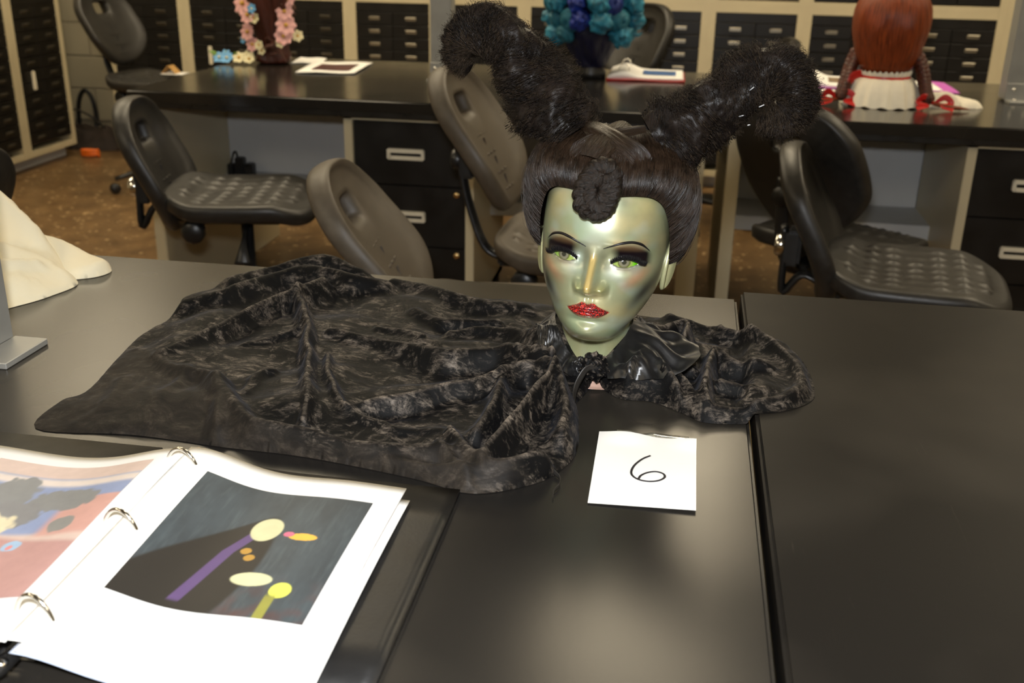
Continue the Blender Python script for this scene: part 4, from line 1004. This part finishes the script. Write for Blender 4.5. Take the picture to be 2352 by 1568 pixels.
def art_room(U, V_):
    """loose colour study of a workroom photograph"""
    C_ = np.broadcast_to(np.array(s8(206, 170, 150)), (*U.shape, 3)).copy()
    layer(C_, sstep(.90, .88, V_)*sstep(.42, .46, V_), s8(70, 104, 166)); layer(C_, sstep(.80, .84, V_)*sstep(.9, .86, V_), s8(220, 200, 184))
    layer(C_, sstep(.5, .46, V_+.12*U), s8(170, 84, 64)); layer(C_, sstep(.66, .74, U)*sstep(.72, .70, V_)*sstep(.4, .44, V_), s8(196, 112, 82))
    n = fbm(U, V_, 14, 2.2, 2)*.08
    bl = lambda x, y, a, b: sstep(1.1, .9, np.hypot((U-x)/a, (V_-y)/b)+n*3)
    layer(C_, bl(.30, .72, .14, .16), s8(40, 42, 34)); layer(C_, bl(.66, .70, .22, .09), s8(44, 44, 34)); layer(C_, bl(.42, .58, .18, .10), s8(34, 26, 24))
    layer(C_, bl(.30, .46, .20, .14), s8(222, 204, 150)); layer(C_, bl(.38, .26, .10, .16), s8(32, 28, 26)); layer(C_, bl(.80, .5, .07, .06), s8(70, 64, 44))
    layer(C_, sstep(.15, .1, V_+.3*U), s8(96, 84, 76)); layer(C_, bl(.62, .36, .05, .04), s8(120, 170, 210)); layer(C_, bl(.62, .35, .02, .02), s8(220, 70, 60))
    return C_*.72+.24  # whole print washed paler, overexposure put into its colours
picture('printed_picture', .031, .185, -.069, .110, lambda x, y: pz_r(x, y), art_dark)
picture('printed_photo', -.180, -.024, -.090, .117, lambda x, y: pz_l(x, y), art_room)
tube('punch_hole', np.array([(-.2, .124, .0165), (-.2, .124, .0172)]), .004, M['ink'], binder, 12)

# ------------------------------------------------------------------ white shirt at the left
M['cotton'] = pm('cream_white_cotton', s8(236, 226, 196), .75, var=.03, scale=12, bmp=.2, bscale=400, sheen=.1)
shirt = thing('shirt', 'crumpled cream white shirt sleeve lying on the left end of the bench', 'shirt', (-.97, 1.28, T))
SO = np.array([(-1.25, 1.05), (-1.10, 1.06), (-.99, 1.10), (-.92, 1.155), (-.876, 1.225), (-.860, 1.268), (-.853, 1.318), (-.885, 1.352), (-.94, 1.40), (-1.02, 1.43), (-1.12, 1.44), (-1.25, 1.42)])
SR = [([(-1.2, 1.25, .085), (-1.05, 1.27, .09), (-.95, 1.31, .065), (-.87, 1.322, .022)], .03), ([(-1.2, 1.14, .06), (-1.02, 1.17, .062), (-.93, 1.22, .04)], .02), ([(-1.2, 1.37, .15), (-1.05, 1.385, .145), (-.97, 1.37, .105), (-.91, 1.35, .05), (-.88, 1.345, .025)], .03), ([(-.99, 1.20, .05), (-.93, 1.26, .05), (-.90, 1.30, .04)], .010), ([(-.98, 1.30, .085), (-.94, 1.26, .055)], .012)]
V, F, _ = drape(SO, SR, .004, .028, .03, None, 8., .008); mk('sleeve', V+np.array([0, 0, T])-np.array([-.97, 1.28, T]), F, M['cotton'], shirt)
SO2 = np.array([(-.99, 1.37), (-.93, 1.345), (-.885, 1.335), (-.850, 1.352), (-.838, 1.378), (-.846, 1.398), (-.875, 1.405), (-.93, 1.425), (-.99, 1.44)])
V, F, _ = drape(SO2, [([(-.99, 1.40, .06), (-.93, 1.39, .05), (-.88, 1.38, .030), (-.85, 1.376, .024)], .035)], .003, .016, .012, None, 12., .002); mk('cuff', V+np.array([0, 0, T])-np.array([-.97, 1.28, T]), F, M['cotton'], shirt)

# ------------------------------------------------------------------ wigs on the far bench
def daisy(name, c, r, col_mat, parent, aim, n=7, core=None):
    """flat flower: petals joined, core a sub-part"""
    z = Vector(aim).normalized(); x = z.orthogonal().normalized(); y = z.cross(x); ps = []
    for k in range(n):
        a = 2*PI*k/n; u = np.linspace(0, 1, 7)[:, None]; v = np.linspace(-1, 1, 5)[None]
        rad = r*(.12+.88*u); wd = r*.42*np.sin(PI*np.clip(u*.82+.12, 0, 1))*v
        px = rad*math.cos(a)-wd*math.sin(a); py = rad*math.sin(a)+wd*math.cos(a); pz = r*(.10+.22*u-.12*u*v**2+.0*v)
        ps.append((np.array(c)+px[..., None]*np.array(x)+py[..., None]*np.array(y)+pz[..., None]*np.array(z), gfaces(7, 5)))
    V, F = join(ps); f = mk(name, V, F, col_mat, parent)
    if core: blob('flower_core', np.array(c)+np.array(z)*r*.22, r*.2, core, f, 1., .2, 8)
    return f
M['auburn'] = hairmat('auburn_hair', (.018, .004, .003), (.14, .035, .018), .32, 60, 2)
M['pink'] = pm('pink_petals', s8(228, 174, 170), .6, var=.12, scale=60)
M['blueflower'] = pm('blue_petals', s8(96, 158, 206), .55, var=.15, scale=60)
M['creamflower'] = pm('cream_petals', s8(222, 212, 170), .55, var=.1, scale=60)
M['leaf'] = pm('green_leaf', s8(96, 130, 40), .5, var=.2)
M['yellow'] = pm('yellow_core', s8(206, 160, 60), .6)
fw = thing('wig', 'auburn wig column trimmed with pink flowers on the far bench', 'wig', (-1.62, 4.02, T))
def hair_column(name, prof, mat, parent, seed, tw=3., n=90, m=96, c=(0, 0, 0), lump=.1):
    p = resample(np.array(prof, float), n); a = np.linspace(0, 2*PI, m, endpoint=False)
    A, I = np.meshgrid(a, np.linspace(0, 1, n)); f = fbm(np.cos(A)*2.5+np.sin(A*1.)*.1, np.sin(A)*2.5+I*3, 1., seed, 3)
    rr = p[:, :1]*(1+lump*np.sin(5*A+I*tw*6+seed)*.5+lump*f)
    P = np.stack([rr*np.cos(A)+c[0], rr*np.sin(A)+c[1], np.repeat(p[:, 1:2], m, 1)+c[2]], -1)
    return grid(name, P, mat, parent, cv=True, uv=np.stack([A/(2*PI), I], -1).reshape(-1, 2))
hair_column('hair', [(.001, .0), (.060, .004), (.066, .03), (.058, .07), (.066, .13), (.085, .20), (.098, .28), (.095, .36), (.07, .43), (.03, .47), (.001, .475)], M['auburn'], fw, 2.)
random.seed(11)
def spiral(parent, name, c, r, h, tr, mat, turns=3, n=60, ang=0):
    s = np.linspace(0, 1, n); a = s*turns*2*PI+ang; q = np.stack([c[0]+r*np.cos(a)*(1-.4*s), c[1]+r*np.sin(a)*(1-.4*s), c[2]+h*s], -1)
    return grid(name, tubeP(q, np.interp(s, [0, .2, .8, 1], [tr*.4, tr, tr, tr*.3]), 8), mat, parent, cv=True, uv=np.stack([np.repeat(np.linspace(0, .3, 8)[None], n+2, 0), np.repeat(np.linspace(0, 2, n+2)[:, None], 8, 1)], -1).reshape(-1, 2))
for k in range(12):
    a = random.uniform(0, 6.28); z = random.uniform(.01, .34); spiral(fw, 'curl', (.075*math.cos(a), .075*math.sin(a), z), .02, random.uniform(.05, .1), .010, M['auburn'], 2, 40, a)
for dx, dy, z, r, kind in ((-.085, -.05, .225, .046, 'p'), (-.06, -.075, .185, .036, 'p'), (-.075, -.05, .12, .036, 'p'), (-.055, -.06, .075, .03, 'p'), (.075, -.05, .20, .034, 'p'), (.08, -.055, .15, .040, 'p'), (.07, -.06, .11, .036, 'p'),
                           (.085, -.04, .245, .03, 'p'), (-.035, -.095, .21, .02, 'b'), (-.105, -.03, .09, .018, 'b'), (-.03, -.09, .175, .022, 'c'), (-.025, -.075, .075, .020, 'c'), (-.015, -.075, .055, .018, 'c'), (.115, -.03, .11, .024, 'c'), (.06, -.07, .085, .02, 'c'), (.09, -.06, .27, .02, 'b')):
    m_, co = {'p': (M['pink'], M['yellow']), 'b': (M['blueflower'], M['creamflower']), 'c': (M['creamflower'], M['yellow'])}[kind]
    daisy('flower', (dx, dy, z), r, m_, fw, (dx*6, -1, .25), 8 if kind == 'p' else 6, co)
sp = thing('flower_spray', 'small blue and cream flower spray lying beside the flower wig', 'flowers', (-1.765, 3.955, T))
for dx, dy, z, r, kind in ((-.05, 0, .02, .028, 'b'), (-.015, -.01, .02, .028, 'b'), (-.035, .02, .03, .024, 'b'), (.03, 0, .022, .028, 'c'), (.06, .015, .025, .028, 'c'), (.075, -.01, .02, .024, 'c')):
    daisy('flower', (dx, dy, z), r, M['blueflower'] if kind == 'b' else M['creamflower'], sp, (dx*2, -.8, .8), 6, M['creamflower'] if kind == 'b' else M['yellow'])
for dx, dy, a in ((-.07, .02, .4), (.01, .0, 1.4), (-.06, .0, 2.4)):
    tube('leaf', [(dx, dy, .012), (dx+.02*math.cos(a), dy+.01, .035), (dx+.045*math.cos(a), dy, .045)], [.004, .012, .002], M['leaf'], sp, 8, .2, 12)

# blue wig: teal and royal curls over a navy underside, on a dark block
M['teal'] = hairmat('teal_hair', s8(16, 62, 84), s8(60, 150, 170), .4, 40, 2)
M['royal'] = hairmat('royal_blue_hair', s8(8, 14, 66), s8(34, 66, 156), .4, 40, 2)
M['navy'] = hairmat('navy_hair', (.002, .002, .010), (.008, .008, .045), .45, 60, 2)
M['teal_puff'] = pm('teal_hair_puff', s8(44, 122, 146), .5, var=.6, scale=50, bmp=.5, bscale=120, bdist=.004)
M['royal_puff'] = pm('royal_hair_puff', s8(22, 44, 128), .5, var=.6, scale=50, bmp=.5, bscale=120, bdist=.004)
bw = thing('wig', 'blue and teal curled wig on a dark block at the far bench', 'wig', (-.36, 3.97, T))
lathe('wig_block', [(.0001, .001), (.055, .001), (.056, .02), (.045, .04), (.045, .10), (.0001, .11)], M['blackplastic'], bw, 32)
hair_column('under_hair', [(.05, .04), (.065, .07), (.095, .13), (.12, .20), (.135, .28), (.12, .36), (.07, .42), (.001, .44)], M['navy'], bw, 5.)
random.seed(5); k = 0
for ring, (z, R0, n) in enumerate(((.165, .125, 11), (.215, .140, 13), (.27, .150, 13), (.32, .142, 12), (.365, .118, 10), (.405, .085, 8), (.435, .045, 5))):
    for i in range(n):
        a = 2*PI*(i+.5*(ring % 2))/n+random.uniform(-.1, .1); front = math.cos(a+PI/2)
        if ring < 1 and abs(((a+PI/2+PI) % (2*PI))-PI) < .75: continue
        edge = abs(math.cos(a)); mt = M['teal'] if (edge > .55 or random.random() < .25 + .1*ring*(ring > 4)) else M['royal']
        c = np.array([R0*math.cos(a), R0*math.sin(a), z]); d = c-np.array([0, 0, .26]); d /= np.linalg.norm(d)
        s = np.linspace(0, 1, 60); t1 = np.cross(d, [0, 0, 1.]); t1 /= np.linalg.norm(t1); t2 = np.cross(d, t1); an = s*2*PI*2.3+a*3; rr = .027*(1-.7*s)
        q = c+np.outer(np.cos(an)*rr, t1)+np.outer(np.sin(an)*rr, t2)+np.outer(s*.022, d)
        if random.random() < .6:
            blob('curl', c+d*.012, random.uniform(.030, .040), M['teal_puff'] if mt is M['teal'] else M['royal_puff'], bw, a*3+ring, .38, 16); continue
        T_ = tubeP(q, np.interp(s, [0, .1, .9, 1], [.010, .020, .015, .005])*random.uniform(.85, 1.2), 10)
        grid('curl', T_, mt, bw, cv=True, uv=np.stack([np.repeat(np.linspace(0, .4, 10)[None], 62, 0), np.repeat(np.linspace(0, 3, 62)[:, None], 10, 1)], -1).reshape(-1, 2))
for i in range(5):
    a = .15-.5*i*.35; tube('flick', [(.13, -.04, .20+.035*i-.03), (.165, -.05, .19+.035*i-.03), (.185, -.05, .20+.03*i-.03)], [.012, .008, .001], M['teal'], bw, 8, 1., 12)

# red braided wig seen from behind, with ruffle collar and ribbons
M['ginger'] = hairmat('ginger_hair', s8(66, 20, 6), s8(176, 82, 34), .33, 70, 2)
M['ginger_dark'] = hairmat('dark_ginger_braid', s8(34, 12, 6), s8(104, 44, 20), .4, 40, 4)
M['ruffle'] = pm('white_ruffle', s8(232, 224, 204), .7, var=.04)
M['redribbon'] = pm('red_satin_ribbon', s8(186, 20, 14), .35, var=.15)
M['skinp'] = pm('pale_mannequin', s8(216, 176, 148), .5)
rw = thing('wig', 'ginger wig with two braids on a head with white ruffle collar', 'wig', (.615, 3.56, T))
lathe('neck_block', [(.0001, .001), (.09, .001), (.09, .05), (.058, .08), (.05, .13), (.0001, .16)], M['skinp'], rw, 32)
hair_column('hair', [(.04, .09), (.072, .105), (.092, .14), (.108, .19), (.117, .245), (.112, .30), (.088, .345), (.05, .372), (.001, .380)], M['ginger'], rw, 1., 0., lump=.03)
a = np.linspace(0, 2*PI, 300, endpoint=False)
def ruf(name, z0, z1, r0, r1, folds, amp, mat):
    s = np.linspace(0, 1, 14)[:, None]; w_ = np.sin(a*folds)[None]+.5*np.sin(a*folds*1.7+1)[None]
    r = r0+(r1-r0)*s**.7+amp*w_*(.2+s); z = z0+(z1-z0)*s**1.7+.003*np.cos(a*folds)[None]*s
    P = np.stack([r*np.cos(a), r*np.sin(a), np.maximum(z, .001)], -1); grid(name, P, mat, rw, cv=True)
ruf('ruffle', .088, .003, .074, .124, 15, .0028, M['ruffle'])
ruf('ruffle_edge', .092, .108, .078, .082, 30, .002, M['ruffle'])
ruf('collar_band', .094, .080, .080, .083, 4, .0003, M['redribbon'])
idv = lambda Q: np.asarray(Q)
braid([(-.085, .02, .17), (-.105, -.0, .12), (-.118, -.03, .08), (-.128, -.05, .045), (-.14, -.055, .018)], .020, 5, M['ginger_dark'], rw, idv, .62, 120)
braid([(.085, .0, .17), (.108, -.02, .12), (.118, -.045, .075), (.126, -.06, .045), (.14, -.07, .018)], .020, 5, M['ginger_dark'], rw, idv, .62, 120)
for sx, c in ((-1, (-.142, -.056, .02)), (1, (.148, -.075, .018))):
    for q in ((-1, .4), (1, .1)):
        flatribbon('ribbon_bow', [c, (c[0]+.03*q[0], c[1]-.01, c[2]+.022), (c[0]+.05*q[0], c[1]-.015, c[2]+.004), (c[0]+.02*q[0], c[1]-.02, c[2]-.004), (c[0]+.055*q[0], c[1]-.03, c[2]-.012)], [.004, .010, .008, .004, .010], M['redribbon'], rw)
    tube('braid_end', [c, (c[0]+sx*.05, c[1]-.01, .012), (c[0]+sx*.11, c[1]-.005, .006)], [.010, .016, .003], M['ginger'], rw, 10, .5, 20)
flatribbon('collar_ribbon', [(-.075, -.04, .10), (-.10, -.05, .09), (-.11, -.055, .07)], [.012, .014, .010], M['redribbon'], rw)
slv = thing('ruffle_sleeve', 'white ruffled cloth lying right of the red braided wig', 'cloth', (.82, 3.56, T))
V, F, _ = drape(np.array([(-.07, -.02), (-.06, .05), (0, .06), (.06, .03), (.10, .02), (.105, -.02), (.05, -.03), (0, -.05)]), [([(-.06, .01, .05), (0, .02, .045), (.08, 0, .03)], .025), ([(-.03, .04, .04), (.02, .0, .04), (.03, -.03, .03)], .01)], .004, .02, .014, None, 21., .003)
mk('cloth', V, F, M['ruffle'], slv)

# ------------------------------------------------------------------ papers and binders on the far bench
def sheet(name, label, cat, pts, mat, z=T+.001, th=.0012, pic=None, extra=None):
    P = np.array(pts, float); c = P.mean(0); t = thing(name, label, cat, (c[0], c[1], z))
    u, v = np.meshgrid(np.linspace(0, 1, 14), np.linspace(0, 1, 10), indexing='ij')
    def q(u, v, z): return np.concatenate([((1-u)*(1-v))[..., None]*P[0]+(u*(1-v))[..., None]*P[1]+(u*v)[..., None]*P[2]+((1-u)*v)[..., None]*P[3]-c, z[..., None]], -1)
    w_ = .0025*np.sin(u*4+v*2)**2
    top, bot = q(u, v, w_+th), q(u, v, w_*.9)
    idx = np.arange(140).reshape(14, 10); rim = np.concatenate([idx[:, 0], idx[-1, 1:], idx[:-1, -1][::-1], idx[0, 1:-1][::-1]])
    e = np.stack([rim, np.roll(rim, -1), np.roll(rim, -1)+140, rim+140], -1)
    V, F = join([(top, gfaces(14, 10)), (bot, gfaces(14, 10)[:, ::-1])]); mk('sheet', V, np.vstack([F, e[:, ::-1]]), mat, t, smooth=False)
    if pic:
        u0, u1, v0, v1, m_ = pic; uu = u0+(u1-u0)*u; vv = v0+(v1-v0)*v; grid('printed_picture', q(uu, vv, .0025*np.sin(uu*4+vv*2)**2+th+.0008), m_, t)
    return t
M['pic_red'] = pm('dark_red_print', s8(74, 34, 34), .4, var=.8, scale=40)
M['pic_blue'] = pm('blue_print', s8(60, 96, 150), .4, var=.5, scale=30)
M['pic_brown'] = pm('brown_print', s8(130, 110, 86), .4, var=.5, scale=30)
M['purple'] = pm('magenta_folder', s8(196, 96, 190), .45, var=.06)
M['redvinyl'] = pm('red_vinyl', s8(178, 30, 24), .35, var=.1)
sheet('paper', 'small blank white paper right of the flower wig', 'paper', [(-1.556, 4.03), (-1.435, 4.06), (-1.475, 4.235), (-1.585, 4.23)], M['paper'])
sheet('photo_print', 'white sheet with a dark red printed picture on the far bench', 'paper', [(-1.43, 3.744), (-1.212, 3.773), (-1.248, 4.13), (-1.471, 4.09)], M['paper'], T+.003, .0012, (.2, .85, .18, .74, M['pic_red']))
def far_binder(name, label, pts, cover, picm, rings=True):
    P = np.array(pts, float); c = P.mean(0)
    t = sheet(name, label, 'binder', pts, cover, T+.001, .004)
    q = (P-c)*np.array([.96, .94]); u, v = np.meshgrid(np.linspace(0, 1, 20), np.linspace(0, 1, 10), indexing='ij')
    xy = ((1-u)*(1-v))[..., None]*q[0]+(u*(1-v))[..., None]*q[1]+(u*v)[..., None]*q[2]+((1-u)*v)[..., None]*q[3]
    z = .012+.020*np.exp(-((u-.2)/.16)**2)
    top = np.concatenate([xy, z[..., None]], -1); bot = np.concatenate([xy, (z*0+.006)[..., None]], -1)
    idx = np.arange(200).reshape(20, 10); rim = np.concatenate([idx[:, 0], idx[-1, 1:], idx[:-1, -1][::-1], idx[0, 1:-1][::-1]]); e = np.stack([rim, np.roll(rim, -1), np.roll(rim, -1)+200, rim+200], -1)
    V, F = join([(top, gfaces(20, 10)), (bot, gfaces(20, 10)[:, ::-1])]); mk('pages', V, np.vstack([F, e[:, ::-1]]), M['paper'], t)
    us = np.linspace(.45, .9, 12)[:, None]*np.ones((1, 6)); vs_ = np.linspace(.3, .78, 6)[None]*np.ones((12, 1))
    xy2 = ((1-us)*(1-vs_))[..., None]*q[0]+(us*(1-vs_))[..., None]*q[1]+(us*vs_)[..., None]*q[2]+((1-us)*vs_)[..., None]*q[3]
    grid('printed_picture', np.concatenate([xy2, (.0135+.020*np.exp(-((us-.2)/.16)**2))[..., None]], -1), picm, t)
    if rings:
        for v0 in (.25, .9):
            m_ = q[0]*(1-.2)*(1-v0)+q[1]*.2*(1-v0)+q[2]*.2*v0+q[3]*(1-.2)*v0; an = np.linspace(0, PI, 14)
            tube('ring', np.stack([m_[0]+.02*np.cos(an), np.full(14, m_[1]), .02+.03*np.sin(an)], -1), .0022, M['chrome'], t, 6)
far_binder('ring_binder', 'open red binder with white pages and a blue picture beside the blue wig', [(-.297, 3.885), (-.012, 3.905), (-.018, 4.19), (-.300, 4.20)], M['redvinyl'], M['pic_blue'])
far_binder('ring_binder', 'open binder with a brown picture left of the red braided wig', [(.40, 3.875), (.60, 3.89), (.64, 4.19), (.42, 4.20)], M['purple'], M['pic_brown'], False)
sheet('number_card', 'blank white card on the far bench just left of the red wig', 'card', [(.425, 3.67), (.50, 3.675), (.52, 3.86), (.42, 3.86)], M['paper'])
sheet('folder', 'magenta folder lying behind the red braided wig', 'folder', [(.80, 3.93), (.936, 3.898), (.945, 4.20), (.82, 4.21)], M['purple'])
sheet('paper', 'grey white paper on top of the magenta folder', 'paper', [(.76, 3.95), (.885, 3.93), (.89, 4.18), (.775, 4.19)], M['paper'], T+.0035)
sheet('paper', 'pale pink paper at the far right edge beyond the post', 'paper', [(1.19, 4.0), (1.40, 4.02), (1.42, 4.20), (1.20, 4.19)], M['paper'])

# ------------------------------------------------------------------ clutter by the back wall and under the bench
M['tan'] = pm('tan_cardboard', s8(176, 136, 78), .7, var=.15)
tg_ = thing('paper_tag', 'folded tan card on white paper lying on the far left chair', 'paper', (-2.53, 4.98, .573))
box('sheet', (0, 0, .004, .11, .09, .002), M['paper'], tg_, 0)
for s_, a_ in ((-1, .7), (1, -.7)):
    b_ = box('folded_card', (0, 0, 0, .05, .06, .0025), M['tan'], tg_, 0); b_.location = (s_*.019-.02, 0, .024); b_.rotation_euler = (0, s_*.8, 0)
M['hose'] = pm('black_hose', (.010, .010, .010), .4)
hs = thing('hose', 'black looped hose hanging by the left end of the back wall', 'hose', (-3.7, 6.08, .16))
tube('loop', [(-.07, 0, -.14), (-.06, 0, .03), (-.03, 0, .12), (.01, 0, .14), (.045, 0, .08), (.055, 0, -.03), (.05, -.02, -.15)], [.014]*7, M['hose'], hs, 10, 1., 50)
M['upright'] = pm('dark_brown_cabinet_side', s8(46, 34, 22), .5, var=.2)
pp = thing('upright', 'dark brown stand-in pipe in the back left corner', 'upright', (-3.86, 6.05, 0))  # added upright standing in for the dark side of the cabinet
tube('upright', [(0, 0, .0), (0, 0, ZC-.002)], .045, M['upright'], pp, 20)
tube('cable', [(.05, -.03, 1.2), (.075, -.03, .95), (.085, -.03, .75), (.06, -.03, .62), (.07, -.03, .4), (.06, -.03, .25), (.08, -.03, .02)], [.008]*7, M['hose'], pp, 8, 1., 60)
bg = thing('bag', 'dark slumped bag on the floor by the back wall', 'bag', (-3.56, 5.90, 0))
V, F, _ = drape(np.array([(-.20, -.12), (-.12, -.15), (.12, -.15), (.22, -.1), (.24, .08), (.1, .12), (-.15, .12), (-.21, .08)]), [([(-.2, .0, .16), (0, .02, .12), (.2, 0, .14)], .06), ([(-.1, -.08, .12), (.1, -.06, .1)], .04)], .012, .08, .06, None, 31., .012)
M['darkbag'] = pm('dark_brown_cloth', s8(44, 34, 28), .8, var=.3, bmp=.3)
mk('body', V, F, M['darkbag'], bg); tube('strap', [(-.18, 0, .13), (-.1, -.05, .22), (.02, -.08, .2), (.1, -.05, .12)], [.012]*4, M['hose'], bg, 8, .4, 30)
M['orange'] = pm('orange_plastic', s8(222, 104, 20), .45, var=.1)
og = thing('cable_reel', 'small orange plastic coil on the floor near the back corner', 'cord', (-3.40, 5.56, 0))
an = np.linspace(0, 2*PI*3, 90); tube('coil', np.stack([.05*np.cos(an), .03*np.sin(an), .01+.006*an/PI], -1), .008, M['orange'], og, 8)
ad = thing('power_adapter', 'black power adapters standing on the shelf in the left kneehole', 'adapter', (-1.645, 3.69, .381))
box('adapter_body', [(0, 0, .035, .035, .035, .07)], M['blackplastic'], ad, .004); box('adapter_body', [(.04, -.005, .025, .03, .04, .05)], M['blackplastic'], ad, .004)
box('plug', [(-.038, 0, .022, .022, .03, .044)], M['blackplastic'], ad, .003); tube('cable', [(-.01, 0, .068), (-.015, 0, .088), (-.03, .01, .08), (-.045, .015, .04)], [.004]*4, M['hose'], ad, 6, 1., 20)
